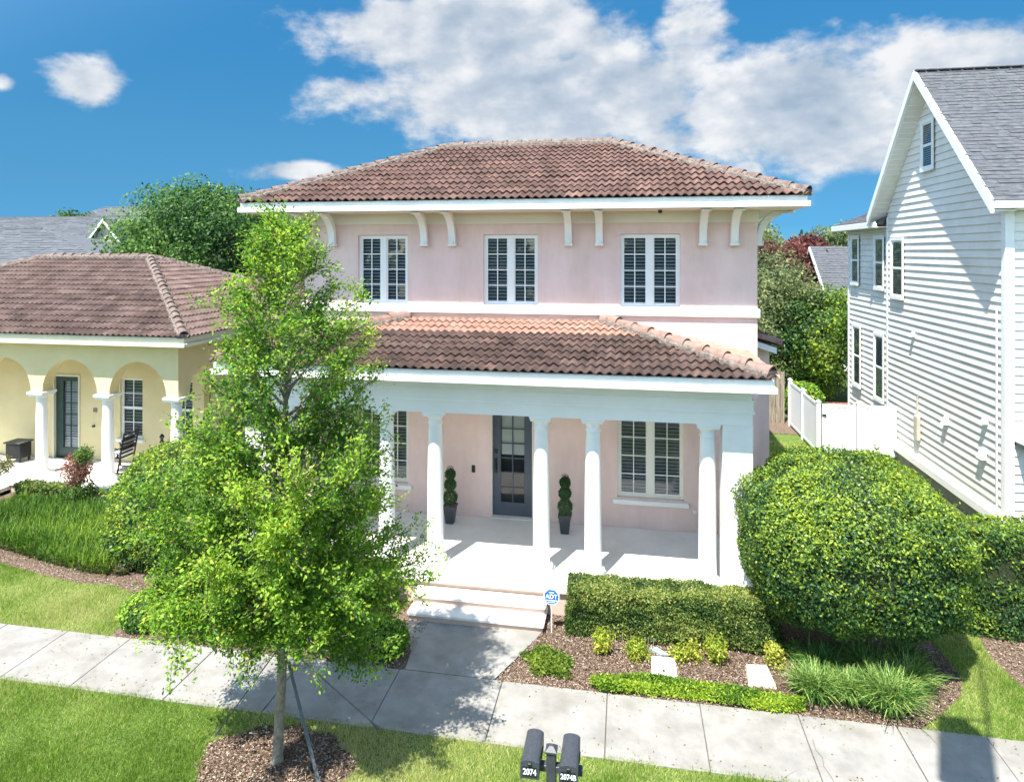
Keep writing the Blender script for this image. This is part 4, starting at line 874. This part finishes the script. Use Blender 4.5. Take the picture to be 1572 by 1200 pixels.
# ================================================================== FRONT TREE
TX, TY = -4.37, 7.66
T = empty('street_tree', (TX, TY, 0), 'young leafy street tree with slim grey trunk, staked with straps on the grass verge', 'tree')
zs_ = [1.2, 1.8, 2.6, 3.3, 3.6, 3.9, 4.3, 4.8, 5.3, 5.7, 6.1, 6.5, 6.95]
Rr = [1.4, 1.6, 1.72, 1.74, 1.72, 1.45, 1.25, 1.45, 1.55, 1.3, .85, .5, .1]
Lr = [1.6, 1.88, 1.9, 1.5, 1.35, 1.15, 1.0, .88, .8, .7, .55, .4, .1]
def trunk_at(z): f = max(0, min(1, z / 6.9)); return Vector((TX + .06 * math.sin(f * 5) + .22 * f * f, TY + .05 * math.sin(f * 4), z))
m = MB(); zz = [-.05, .0, .08, .3, .8, 1.3, 1.8, 2.4, 3.0, 3.7, 4.4, 5.2, 6.0, 6.6]
m.tube([trunk_at(z) for z in zz], [.10, .085, .07, .064, .061, .058, .053, .046, .038, .03, .023, .017, .011, .006], 14); m.build('trunk', M['bark'], T)
g = np.random.default_rng(5); twigm = MB(); LP, LT = [], []
NT = 120
for i in range(NT):
    f = (i + .5) / NT; zt = 1.35 + 5.5 * f ** 1.25; ph = i * 2.39996 + g.normal() * .2
    wr = .5 + .5 * math.cos(ph); Rz = np.interp(zt, zs_, Rr) * wr + np.interp(zt, zs_, Lr) * (1 - wr); Rz *= g.uniform(.62, 1.03)
    dy = math.sin(ph) * Rz * .9; zt += max(0, -dy) * .62; tip = Vector((TX + .15 * (zt / 7) + math.cos(ph) * Rz, TY + dy, zt))
    zb = max(1.5 + .3 * g.random(), zt - Rz * g.uniform(.75, 1.15)); b0 = trunk_at(zb)
    mid = (b0 + tip) / 2 + Vector((0, 0, .14 * Rz if zt > 2.2 else .30)); pts = []
    for k in range(7):
        t = k / 6; p = b0 * (1 - t) ** 2 + mid * 2 * t * (1 - t) + tip * t * t; pts.append(p + Vector(g.normal(size=3) * .015 * (k > 0)))
    r0 = .012 + .012 * Rz; b = MB(); b.tube(pts, [r0 * (1 - .85 * k / 6) for k in range(7)], 6); b.build('limb', M['bark'], T)
    outd = (tip - b0).normalized(); ntw = int(9 + 13 * Rz)
    for q in range(ntw):
        t = g.uniform(.22, 1.0) ** .75; j = min(5, int(t * 6)); p = pts[j].lerp(pts[j + 1], t * 6 - j)
        d = (outd * .7 + Vector(g.normal(size=3)) * .75 + Vector((0, 0, .3 if zt > 2 else -.05))).normalized(); ln = g.uniform(.18, .46) * (.75 + .25 * Rz)
        e = p + d * ln + Vector((0, 0, -.05 * ln)); twigm.tube([p, (p + e) / 2 + Vector(g.normal(size=3) * .015), e], [.005, .0035, .0015], 4, False)
        dens = 62 if zt < 3.8 else (42 if zt < 4.6 else 33); nl = int(dens * g.uniform(.7, 1.25)); tt = g.random(nl) ** .8
        PP = np.array(p) + np.outer(tt, np.array(e - p)) + g.normal(size=(nl, 3)) * .045; LP.append(PP); LT.append(np.tile(np.array(d), (nl, 1)))
twigm.build('twigs', M['twig'], T, kind='stuff')
P = np.concatenate(LP); TT = np.concatenate(LT); print('tree leaves', len(P))
rad = np.linalg.norm((P - np.array([TX, TY, 0]))[:, :2], axis=1)
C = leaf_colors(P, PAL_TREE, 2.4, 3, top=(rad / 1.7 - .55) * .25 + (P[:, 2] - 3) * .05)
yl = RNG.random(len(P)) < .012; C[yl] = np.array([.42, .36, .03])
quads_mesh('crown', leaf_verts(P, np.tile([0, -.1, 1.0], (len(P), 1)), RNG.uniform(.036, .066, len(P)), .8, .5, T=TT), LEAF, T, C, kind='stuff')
# guy straps
for (gx, gy, zt) in ((TX - 1.05, TY + .28, 1.52), (TX + 1.08, TY + .75, 1.5), (TX + .78, TY - .36, 1.52)):
    a = trunk_at(zt); e = Vector((gx, gy, .02)); dd = (e - a).normalized(); sd = dd.cross(Vector((0, 0, 1))).normalized()
    w = .02; m = MB(); m.loft([[a - sd * w - dd.cross(sd) * .003, a + sd * w - dd.cross(sd) * .003, a + sd * w + dd.cross(sd) * .003, a - sd * w + dd.cross(sd) * .003], [e - sd * w - dd.cross(sd) * .003, e + sd * w - dd.cross(sd) * .003, e + sd * w + dd.cross(sd) * .003, e - sd * w + dd.cross(sd) * .003]])
    m.build('guy_strap', M['strap'], T); MB().tube([e, e + Vector((0, 0, -.05)), e - dd * .16], .012, 6).build('stake', M['strap'], T)
for k in range(4):
    m = MB(); a = trunk_at(1.52); m.tube([a + Vector((.078 * math.cos(q * .785), .078 * math.sin(q * .785), .02 * k - .03)) for q in range(9)], .01, 6); m.build('strap_loop', M['strap'], T)

# ================================================================== SHRUBS AND BEDS
round_bush('round_bush', (3.57, 11.45, 1.84), (1.66, 1.6, 1.26), 92000, .052, PAL_BUSH, 'huge rounded bright green bush in front of the porch right end', seed=2, zmin=.55, lump=.06, ls=2.2, power=.8)
rb = [o for o in bpy.data.objects if o.name == 'round_bush'][0]
for k in range(7):
    a = k * .9; MB().tube([(3.7 + .15 * math.cos(a), 11.5 + .15 * math.sin(a), 0), (3.7 + .5 * math.cos(a), 11.5 + .45 * math.sin(a), .55), (3.7 + 1.0 * math.cos(a), 11.5 + .9 * math.sin(a), 1.1)], [.045, .035, .02], 7).build('stem', M['bark'], rb)
box_hedge('box_hedge', -.97, 2.45, 10.98, 11.5, .05, .84, 52000, .044, PAL_HEDGE, 'clipped box hedge along the porch front, right of the steps', 4)
box_hedge('box_hedge', -7.3, -4.15, 10.98, 11.5, .05, .84, 15000, .045, PAL_HEDGE, 'clipped box hedge along the porch front, behind the street tree', 5)
box_hedge('box_hedge', 5.75, 11, 12.15, 13.1, .05, 1.72, 42000, .062, PAL_BUSH, 'tall clipped hedge at the right edge, behind the big round bush', 6, lump=.06)
box_hedge('box_hedge', -15.7, -14.15, 14.45, 14.9, .03, .47, 7000, .05, PAL_HEDGE, 'small low hedge in front of the yellow porch', 7)
round_bush('round_bush', (-9.15, 12.75, .95), (2.0, 1.45, 1.5), 46000, .066, PAL_BUSH, 'broad dark domed bush between the street tree and the yellow house', seed=8, lump=.08)
round_bush('shrub', (-3.95, 10.05, .25), (.52, .32, .35), 5500, .05, PAL_TREE, 'low green shrub at the left foot of the front walk', seed=9)
round_bush('shrub', (-5.6, 10.2, .22), (.7, .3, .34), 5000, .05, PAL_HEDGE, 'low green shrub in the bed beneath the street tree', seed=10)
round_bush('shrub', (-8.2, 10.15, .2), (.5, .4, .32), 4500, .055, PAL_TREE, 'grassy shrub at the left corner of the bed by the sidewalk', seed=12)
# yellow-green young shrubs in the mulch
for k, (x, y, r, h, lab) in enumerate(((-.38, 10.62, .2, .33, 'young yellow-green shrub nearest the security sign, first from the steps'), (.17, 10.6, .19, .28, 'young yellow-green shrub left of the white meter cover'),
        (.86, 10.62, .14, .24, 'small yellow-green shrub just right of the white meter cover'), (1.06, 10.68, .12, .3, 'tiny yellow-green shrub touching the one right of the meter cover'), (1.42, 10.68, .2, .42, 'tallest yellow-green shrub midway along the mulch bed'), (2.3, 10.75, .15, .4, 'thin yellow-green shrub by the tan cover, in the round bush shade'), (2.62, 10.95, .13, .34, 'sparse dark green shrub in the shade of the round bush'))):
    t = empty('young_shrub', (x, y, 0), lab, 'shrub', 'young shrubs in the mulch bed')
    n = int(900 * (r / .2) ** 1.5); D_ = unit(RNG.normal(size=(n, 3))); P = D_ * np.array([r, r, h * .55]) * (RNG.random(n) ** .4)[:, None] * (1 + .4 * noise3(D_, 3, k))[:, None] + np.array([x, y, h * .55]); P[:, 2] = np.maximum(P[:, 2], .02)
    pal = [(.16, .24, .03), (.30, .38, .04), (.44, .48, .07), (.56, .54, .14)] if k < 6 else PAL_DARK
    quads_mesh('foliage', leaf_verts(P, D_, RNG.uniform(.035, .06, n), .9, .5), LEAF, t, leaf_colors(P, pal, 6, k), kind='stuff')
    for q in range(4): a = q * 1.6; MB().tube([(x, y, 0), (x + r * .5 * math.cos(a), y + r * .5 * math.sin(a), h * .8)], [.006, .003], 5).build('stem', M['twig'], t)
def blades(P0, length, width, droop, C, name, mat, parent, lean=None, seg=3, **kw):
    """arching strap leaves: each a chain of quads"""
    n = len(P0); a = RNG.random(n) * 6.283; d = np.stack([np.cos(a), np.sin(a), np.zeros(n)], 1)
    if lean is not None: d = unit(d + lean)
    b = np.stack([-d[:, 1], d[:, 0], np.zeros(n)], 1); V = []
    prev = P0; pw = width
    for s in range(seg):
        f1 = (s + 1) / seg; out = length * droop * f1 ** 1.4; up = length * (f1 - .62 * droop * f1 ** 2.4)
        cur = P0 + d * out[:, None]; cur[:, 2] = P0[:, 2] + up; cw = width * (1 - .85 * f1 ** 2)
        V.append(np.stack([prev - b * pw[:, None] / 2, prev + b * pw[:, None] / 2, cur + b * cw[:, None] / 2, cur - b * cw[:, None] / 2], 1)); prev, pw = cur, cw
    V = np.concatenate(V).reshape(-1, 3); return quads_mesh(name, V, mat, parent, np.tile(C, (seg, 1)), **kw)
PAL_LIR = [(.04, .12, .03), (.09, .2, .045), (.19, .33, .07), (.38, .48, .15)]
for k, (x, y, r, lab) in enumerate(((2.72, 10.12, .42, 'leftmost strappy liriope clump at the sidewalk edge'), (3.18, 10.15, .38, 'middle strappy liriope clump at the sidewalk edge'), (3.68, 10.05, .5, 'largest strappy liriope clump spilling to the sidewalk'),
        (3.0, 10.65, .42, 'shaded liriope clump behind the leftmost front clump, under the round bush'), (3.6, 10.7, .45, 'shaded liriope clump behind the largest front clump, under the round bush'), (4.15, 10.55, .42, 'liriope clump right of the largest one, half in shade'), (4.25, 11.0, .4, 'shaded liriope clump at the far right under the round bush'))):
    t = empty('liriope', (x, y, 0), lab, 'grass plant', 'strappy clumps below the round bush')
    n = int(900 * r / .42); P0 = np.stack([x + RNG.normal(size=n) * r * .22, y + RNG.normal(size=n) * r * .2, np.full(n, .01)], 1)
    C = leaf_colors(P0, PAL_LIR, 4, k, spread=1.2); blades(P0, RNG.uniform(.7, 1.25, n) * r * 1.15, RNG.uniform(.011, .019, n), RNG.uniform(.3, .95, n), C, 'blades', BLADE, t, kind='stuff')
# fallen leaves and grit on the paving
n = 900; P = np.stack([RNG.uniform(-10, 6, n), RNG.uniform(8.45, 9.66, n), np.full(n, .026)], 1); e = RNG.random(n) < .6; P[e, 1] = np.where(RNG.random(e.sum()) < .5, 8.45 + RNG.random(e.sum()) ** 2 * .25, 9.64 - RNG.random(e.sum()) ** 2 * .25)
quads_mesh('fallen_leaves', leaf_verts(P, np.tile([0, 0, 1.0], (n, 1)), RNG.uniform(.012, .04, n), 5, .5), LEAF, None, leaf_colors(P, [(.16, .10, .05), (.28, .2, .1), (.2, .26, .06)], 5, 3, spread=1.5), kind='stuff', label='scattered fallen leaves and clippings on the sidewalk', cat='leaves')
# low ground cover strip at the sidewalk
def ground_cover(name, poly_fn, n, h, size, pal, label, seed, mat=LEAF):
    P = poly_fn(n); P[:, 2] = .02 + h * (.75 + .35 * noise3(P, 6, seed)) * np.sqrt(np.clip(P[:, 2], 0, 1)) * (1 - RNG.random(len(P)) ** 2 * .7)
    t = quads_mesh(name, leaf_verts(P, np.tile([0, 0, 1.0], (len(P), 1)), RNG.uniform(.7, 1.3, len(P)) * size, .9, .5), mat, None, leaf_colors(P, pal, 9, seed, spread=1.1), kind='stuff', label=label, cat='ground cover'); return t
def strip(n):
    x = RNG.uniform(-.5, 2.5, n); yc = 9.78 + .05 * np.sin(x * 2.1) + .0; hw = np.interp(x, [-.5, -.35, 0, 2.1, 2.5], [.05, .15, .17, .15, .03]); s = RNG.uniform(-1, 1, n)
    return np.stack([x, yc + .06 + s * hw, 1 - s ** 2 * .9], 1)
ground_cover('ground_cover', strip, 14000, .2, .045, [(.06, .14, .02), (.13, .25, .025), (.22, .35, .03), (.34, .44, .05)], 'bright low ground cover strip along the sidewalk edge', 3)
def corner(n):
    a = RNG.random(n) * 6.283; r = np.sqrt(RNG.random(n)) * (1 + .35 * np.sin(5 * a) * RNG.random(n)); x = -1.2 + r * np.cos(a) * .36; y = 10.2 + r * np.sin(a) * .34; return np.stack([x - (y - 10.2) * .3, y, np.clip(1 - r * .9, .02, 1)], 1)
ground_cover('ground_cover', corner, 2000, .17, .06, [(.05, .10, .015), (.10, .17, .02), (.19, .26, .04)], 'loose green ground cover patch right of the front walk', 4)
# left bed of strappy plants
n = 26000; x = RNG.uniform(-15.5, -10.2, n); y = RNG.uniform(11.4, 14.4, n); edge = np.interp(x, [-15.5, -13.4, -12.0, -10.8, -10.2], [12.9, 12.1, 11.75, 11.5, 11.5]); k = y > edge; P0 = np.stack([x[k], y[k], np.zeros(k.sum())], 1)
blades(P0, RNG.uniform(.22, .5, len(P0)) * (1 + .3 * noise3(P0, 2, 9)), RNG.uniform(.018, .03, len(P0)), RNG.uniform(.15, .7, len(P0)), leaf_colors(P0, [(.035, .09, .012), (.06, .15, .018), (.11, .22, .025), (.2, .3, .04)], 2, 6, spread=1), 'ground_cover', BLADE, None, seg=2, kind='stuff', label='dense strappy green plants filling the left bed', cat='ground cover')
n = 5000; P0 = np.stack([RNG.uniform(-13.6, -9.9, n), np.zeros(n), np.zeros(n)], 1); P0[:, 1] = np.interp(P0[:, 0], [-13.6, -12.0, -10.8, -9.9], [12.15, 11.8, 11.52, 11.5]) + RNG.random(n) * .5
blades(P0, RNG.uniform(.15, .32, n), RNG.uniform(.012, .022, n), RNG.uniform(.4, .9, n), leaf_colors(P0, [(.04, .06, .02), (.08, .12, .04), (.14, .17, .07), (.2, .16, .1)], 3, 6, spread=1), 'bed_edge_plants', BLADE, None, seg=2, kind='stuff', label='brownish green edging plants of the left bed', cat='ground cover')

def tiny_tree(name, x, y, segs, label, cat='shrub', lsz=.05, stem=.02, h=1.5):
    t = empty(name, (x, y, 0), label, cat); MB().tube([(x, y, 0), (x + .03, y, h * .5), (x - .02, y, h)], [stem, stem * .8, stem * .4], 7).build('stem', M['bark'], t)
    for k, (cx, cz, r, rz, n, pal) in enumerate(segs):
        D_ = unit(RNG.normal(size=(n, 3))); P = D_ * np.array([r, r, rz]) * (RNG.random(n) ** .35)[:, None] * (1 + .25 * noise3(D_, 3, k))[:, None] + np.array([x + cx, y, cz])
        quads_mesh('foliage', leaf_verts(P, D_, RNG.uniform(.7, 1.3, n) * lsz, .9, .5), LEAF, t, leaf_colors(P, pal, 5, k), kind='stuff')
    return t
tiny_tree('standard_shrub', -15.95, 14.3, [(0, .95, .36, .25, 1500, [(.08, .1, .03), (.14, .17, .05), (.22, .2, .09)])], 'small shrub on a bare stem at the left edge', h=.9, lsz=.05)
tiny_tree('potted_cypress', -13.7, 14.45, [(0, .35, .42, .35, 2600, PAL_DARK), (-.05, .95, .36, .42, 2200, [(.14, .06, .04), (.24, .12, .09), (.34, .2, .15)]), (.12, 1.3, .22, .25, 1100, PAL_DARK)], 'half-browned upright shrub in front of the yellow porch column', h=1.3, lsz=.06)

# ================================================================== PORCH THINGS
def potted(x, y, lab):
    t = empty('potted_topiary', (x, y, .5), lab, 'potted plant', 'topiaries beside the front door')
    def sq(r, z): return [(x - r, y - r, z), (x + r, y - r, z), (x + r, y + r, z), (x - r, y + r, z)]
    MB().loft([sq(.085, .503), (sq(.125, .85)), sq(.14, .85), sq(.14, .9), sq(.12, .9), sq(.115, .86)]).build('planter', M['charcoal'], t)
    MB().loft([sq(.114, .85), sq(.114, .872)]).build('moss', M['potsoil'], t)
    MB().tube([(x, y, .86), (x, y, 1.72)], .012, 8).build('stem', M['twig'], t)
    for z, r in ((1.06, .155), (1.34, .13), (1.57, .11)):
        n = 2600; D_ = unit(RNG.normal(size=(n, 3))); P = D_ * r * (.8 + .25 * RNG.random((n, 1))) + np.array([x, y, z])
        quads_mesh('foliage_ball', leaf_verts(P, D_, RNG.uniform(.02, .035, n), .8, .5), LEAF, t, leaf_colors(P, [(.03, .08, .03), (.06, .14, .05), (.10, .2, .075)], 8, 3), kind='stuff')
    D_ = unit(RNG.normal(size=(300, 3))); P = np.array([x, y, 1.7]) + D_ * np.array([.07, .07, .05]); quads_mesh('tuft', leaf_verts(P, D_, np.full(300, .02), .8, .3), LEAF, t, leaf_colors(P, [(.08, .07, .06), (.14, .1, .09)], 8, 3), kind='stuff')
potted(-3.82, 13.98, 'three-ball topiary in a tapered black planter, left of the front door')
potted(-1.27, 13.9, 'three-ball topiary in a tapered black planter, right of the front door')
# rocking chair on the yellow porch
rc = empty('rocking_chair', (-14.0, 16.2, .3), 'black slatted rocking chair with striped cushion on the yellow porch', 'chair')
cx, cy = -14.05, 16.25
for s_ in (-.27, .27):
    MB().tube([(cx + .35, cy + s_, .32), (cx + .1, cy + s_, .33), (cx - .3, cy + s_, .36)], .02, 6).build('rocker', M['black'], rc)
    MB().tube([(cx + .12, cy + s_, .33), (cx + .2, cy + s_, .75), (cx + .34, cy + s_, 1.45)], .022, 6).build('back_post', M['black'], rc)
    MB().tube([(cx - .25, cy + s_, .36), (cx - .25, cy + s_, 1.0)], .02, 6).build('leg', M['black'], rc)
    MB().bbox(cx - .3, cx + .22, cy + s_ - .03, cy + s_ + .03, .98, 1.01).build('armrest', M['black'], rc)
for k in range(6):
    z = .95 + k * .085; x = cx + .23 + (z - .75) * .16; MB().bbox(x, x + .02, cy - .26, cy + .26, z, z + .045, .005).build('back_slat', M['black'], rc)
MB().bbox(cx - .28, cx + .2, cy - .26, cy + .26, .72, .76).build('seat', M['black'], rc)
for k in range(8):
    x = cx - .26 + k * .055; MB().bbox(x, x + .054, cy - .25, cy + .25, .762, .83, .012).build('cushion_stripe', M['stripe' if k % 2 else 'navy'], rc)
for k in range(7):
    z = .84 + k * .06; x = cx + .17 + (z - .8) * .16; MB().bbox(x - .03, x + .03, cy - .24, cy + .24, z, z + .058, .012).build('cushion_stripe', M['stripe' if k % 2 else 'navy'], rc)
st = empty('porch_bench', (-18.2, 16.5, .3), 'black metal storage bench at the left end of the yellow porch', 'bench')
MB().bbox(-17.95, -17.45, 16.3, 16.7, .42, .85, .02).build('bin', M['black'], st); MB().bbox(-17.99, -17.41, 16.26, 16.74, .86, .9, .01).build('bin_lid', M['charcoal'], st)
for a, b in ((-17.9, 16.35), (-17.5, 16.35), (-17.9, 16.65), (-17.5, 16.65)): MB().bbox(a - .03, a + .03, b - .03, b + .03, .3, .42).build('leg', M['black'], st)
ln = empty('garden_lantern', (-12.95, 16.1, .3), 'small black wire lantern ornament standing near the yellow porch window', 'lantern')
MB().tube([(-12.95, 16.5, .3), (-12.95, 16.5, 1.0)], .012, 6).build('stake', M['black'], ln)
MB().lathe(-12.95, 16.5, [(.09, 1.0), (.09, 1.02), (.03, 1.18), (.05, 1.2), (.07, 1.26), (.02, 1.33)], 8).build('lantern_body', M['black'], ln)

# ================================================================== YARD SIGN, COVERS, MAILBOXES
sg = empty('security_sign', (-1.24, 11.05, 0), 'blue octagonal security yard sign on a thin stake beside the porch steps', 'sign')
sx_, sy_, sz_ = -1.24, 11.05, .62; r8 = .145
def octa(r, y): return [(sx_ + r * math.cos(R(22.5 + 45 * k)), y, sz_ + r * math.sin(R(22.5 + 45 * k))) for k in range(8)]
MB().loft([octa(r8, sy_), octa(r8, sy_ + .012)]).build('sign_panel', M['signwhite'], sg)
MB().loft([octa(r8 * .88, sy_ - .003), octa(r8 * .88, sy_ + .001)]).build('sign_face', M['blue'], sg)
SL = wloc(sg)
text('lettering', 'ADT', .10, M['signwhite'], sg, (0, -.0045, .625), (R(90), 0, 0), .001, (1, 1, 1))
MB().box(sx_ - .045, sx_ + .045, sy_ - .0065, sy_ - .0035, .69, .702).build('sign_band', M['signwhite'], sg)
MB().box(sx_ - .06, sx_ + .06, sy_ - .0065, sy_ - .0035, .525, .535).build('sign_band', M['signwhite'], sg)
MB().box(sx_ - .105, sx_ + .105, sy_ - .0065, sy_ - .0035, .555, .568).build('sign_band', M['signwhite'], sg)
MB().tube([(sx_, sy_ + .02, 0), (sx_, sy_ + .02, .62)], .011, 8).build('stake', M['signwhite'], sg)
c1 = empty('meter_cover', (.6, 10.37, 0), 'white square utility cover in the mulch bed', 'utility cover')
MB().bbox(.40, .78, 10.17, 10.62, 0, .07, .02).build('lid', M['white_stucco'], c1); MB().bbox(.56, .60, 10.22, 10.27, .07, .078).build('lid_slot', M['black'], c1); MB().bbox(.42, .6, 10.5, 10.505, .07, .073).build('lid_seam', M['joint'], c1)
c2 = empty('meter_cover', (2.02, 10.42, 0), 'tan tilted utility cover in the mulch bed, right of the white one', 'utility cover')
m = MB(); m.loft([[(1.80, 10.20, 0), (2.22, 10.20, 0), (2.18, 10.66, 0), (1.84, 10.66, 0)], [(1.82, 10.22, .05), (2.2, 10.22, .07), (2.16, 10.64, .09), (1.86, 10.64, .07)]]); m.build('lid', M['plastic'], c2)
c3 = empty('valve_lid', (.53, 10.8, 0), 'blue-grey flat valve lid behind the white utility cover', 'utility cover')
m = MB(); m.loft([[(.38, 10.84, 0), (.56, 10.70, 0), (.68, 10.72, 0), (.5, 10.88, 0)], [(.38, 10.84, .05), (.56, 10.70, .04), (.68, 10.72, .05), (.5, 10.88, .06)]]); m.build('lid', M['lid'], c3)
sp = empty('pipe_stubs', (.5, 10.98, 0), 'row of thin pale stakes at the foot of the box hedge', 'stakes')
for x in (-.05, .1, .33, .37, .45, 1.2): MB().tube([(x, 10.92, 0), (x + random.uniform(-.02, .02), 10.9, .18)], .007, 6).build('stake', M['oldwood'], sp)

MX, MY = -.775, 6.80
mb = empty('mailbox_stand', (MX, MY, 0), 'pair of charcoal mailboxes on one square post at the grass verge', 'mailbox')
MB().bbox(MX - .05, MX + .05, MY + .06, MY + .16, 0, 1.19, .006).build('post', M['charcoal'], mb)
MB().loft([[(MX - .062, MY + .048, 1.19), (MX + .062, MY + .048, 1.19), (MX + .062, MY + .172, 1.19), (MX - .062, MY + .172, 1.19)], [(MX - .062, MY + .048, 1.21), (MX + .062, MY + .048, 1.21), (MX + .062, MY + .172, 1.21), (MX - .062, MY + .172, 1.21)], [(MX - .02, MY + .09, 1.25), (MX + .02, MY + .09, 1.25), (MX + .02, MY + .13, 1.25), (MX - .02, MY + .13, 1.25)]]).build('post_cap', M['charcoal'], mb)
MB().bbox(MX - .33, MX + .33, MY + .07, MY + .15, .98, 1.05, .006).build('crossbar', M['charcoal'], mb)
MBL = wloc(mb)
def mailbox(dx, num):
    w, hh, Lb = .092, .15, .44; K = 10; prof_ = [(-w, 0), (w, 0)] + [(w * (1 - 2 * k / K), hh + .026 * (1 - (1 - 2 * k / K) ** 2) + (.008 if 0 < k < K else 0)) for k in range(K + 1)]
    m = MB(); m.loft([[(x, -Lb / 2, z) for x, z in prof_], [(x, Lb / 2, z) for x, z in prof_]]); b = local(m, 'mailbox', M['charcoal'], mb, (dx, .11, 1.055))
    pr = [(x * 1.06, z * 1.03 - .004) for x, z in prof_]
    m = MB(); m.loft([[(x, -Lb / 2 - .022, z) for x, z in pr], [(x, -Lb / 2 + .03, z) for x, z in pr]]); local(m, 'mailbox_door', M['charcoal'], b)
    local(MB().bbox(-.02, .02, -Lb / 2 - .04, -Lb / 2 - .02, .135, .165, .004), 'door_latch', M['black'], b)
    local(MB().box(-.075, .075, -Lb / 2 - .025, -Lb / 2 - .0225, .02, .12), 'number_plate', M['black'], b)
    local(MB().bbox(w + .001, w + .012, -.05, .1, .07, .09, .002), 'flag', M['charcoal'], b)
    text('lettering', num, .075 if len(num) < 5 else .066, M['signwhite'], b, (0, -Lb / 2 - .0265, .068), (R(90), 0, 0), .001, (.95, 1.15, 1))
mailbox(-.20, '2074'); mailbox(.20, '2074B')

# assumed flagpole outside the frame, put in to cast shade on the sidewalk
bp = empty('shadow_pole', (2.62, 4.55, 0), 'assumed tall slim flagpole with dark flag near the kerb, put in to shade the sidewalk', 'pole')
MB().tube([(2.62, 4.55, 0), (2.62, 4.55, 14.2)], [.04, .025], 12).build('pole', M['charcoal'], bp)
m = MB(); m.loft([[(2.0, 4.55, 8.6), (2.6, 4.55, 8.3), (2.6, 4.55, 10.4), (2.36, 4.55, 11.1), (2.0, 4.55, 11.1)], [(2.0, 4.58, 8.6), (2.6, 4.58, 8.3), (2.6, 4.58, 10.4), (2.36, 4.58, 11.1), (2.0, 4.58, 11.1)]]); m.build('shadow_flag', M['navy'], bp)
MB().tube([(2.62, 4.56, 11.13), (1.98, 4.56, 11.13)], .02, 8).build('shadow_flag_arm', M['charcoal'], bp)

# ================================================================== GRASS AND MULCH CHIPS
def in_poly(x, y, poly):
    c = np.zeros(len(x), bool); n = len(poly)
    for i in range(n):
        x0, y0 = poly[i]; x1, y1 = poly[(i + 1) % n]
        if y0 == y1: continue
        k = ((y0 > y) != (y1 > y)) & (x < (x1 - x0) * (y - y0) / (y1 - y0) + x0); c ^= k
    return c
def grass(x0, x1, y0, y1, n, keep=None, h=.05, label='', w=.006):
    x = RNG.uniform(x0, x1, n); y = RNG.uniform(y0, y1, n)
    if keep is not None: k = keep(x, y); x, y = x[k], y[k]
    n = len(x); P = np.stack([x, y, np.zeros(n)], 1); a = RNG.random(n) * 6.283; hh = h * RNG.uniform(.5, 1.3, n) * (1 + .35 * noise3(P, 5, 2))
    b = np.stack([np.cos(a), np.sin(a), 0 * a], 1) * (w * RNG.uniform(.7, 1.4, n))[:, None] / 2; tip = P + np.stack([RNG.normal(size=n) * h * .45, RNG.normal(size=n) * h * .45, hh], 1)
    C = leaf_colors(P, [(.09, .17, .02), (.15, .27, .035), (.23, .36, .05), (.32, .41, .09), (.46, .45, .2)], 1.7, 8, spread=1.0, nw=.6, top=.15 * noise3(P, 9, 4))
    quads_mesh('grass', np.stack([P - b, P + b, tip], 1).reshape(-1, 3), BLADE, None, C, tri=True, kind='stuff', label=label, cat='grass')
ring = lambda x, y: ((x - TX) / 1.0) ** 2 + ((y - 7.62) / .64) ** 2 > 1 + .12 * np.sin(9 * np.arctan2(y - 7.62, x - TX))
grass(-12, 5.5, 6.4, 8.455, 290000, ring, label='short bright grass of the verge between sidewalk and street')
grass(-11, 5.5, 4.42, 6.4, 130000, None, label='short grass of the verge nearest the kerb', w=.008)
grass(-15, -8.5, 9.66, 12.3, 120000, lambda x, y: in_poly(x, y, lawnL), label='short bright grass of the left lawn')
grass(3.9, 8.5, 9.66, 12.2, 95000, lambda x, y: in_poly(x, y, [(3.9, 9.6), (9, 9.6), (9, 10.0), (7, 10.1), (6.1, 10.45), (5.8, 10.9), (5.75, 11.6), (5.85, 12.2), (5, 12.6), (5.05, 11.3), (5.03, 10.9), (4.83, 10.5), (4.35, 10.02)]), label='short bright grass right of the mulch bed')
grass(2.9, 6.0, 14, 23.5, 60000, None, h=.06, w=.012, label='grass strip between the pink house and the white fence')
def chips(x0, x1, y0, y1, n, keep, z=.012):
    x = RNG.uniform(x0, x1, n); y = RNG.uniform(y0, y1, n); k = keep(x, y); P = np.stack([x[k], y[k], z + RNG.random(k.sum()) * .02], 1); n = len(P)
    V = leaf_verts(P, np.tile([0, 0, 1.0], (n, 1)), RNG.uniform(.015, .05, n), 2.0, .35)
    pal = np.array([(.05, .03, .02), (.11, .07, .045), (.19, .13, .09), (.29, .21, .155), (.44, .36, .29)]); C = pal[RNG.integers(0, 5, n)] * RNG.uniform(.7, 1.2, (n, 1))
    quads_mesh('mulch_chips', V, CHIP, None, C, kind='stuff', label='', cat='mulch')
CHIP = leaf_material('mulch_chip', .0, .8, .1)
chips(-2, 5.1, 9.66, 11.6, 38000, lambda x, y: in_poly(x, y, bedR))
chips(-8.5, -3.4, 9.68, 11, 9000, lambda x, y: x > -8.5)
chips(-5.5, -3.3, 6.9, 8.35, 15000, lambda x, y: ~ring(x, y))
chips(-14.5, -9, 10.9, 12.4, 9000, lambda x, y: ~in_poly(x, y, lawnL))
chips(5.8, 9, 10.2, 12.1, 9000, lambda x, y: in_poly(x, y, [(5.8, 10.9), (6.1, 10.5), (7, 10.2), (12, 10.2), (12, 12.2), (5.9, 12.2), (5.75, 11.6)]))
for o in bpy.data.objects:
    if o.name.startswith('mulch_chips'): o['label'] = 'loose brown bark chips on the planting beds'; o['group'] = 'bark chips'
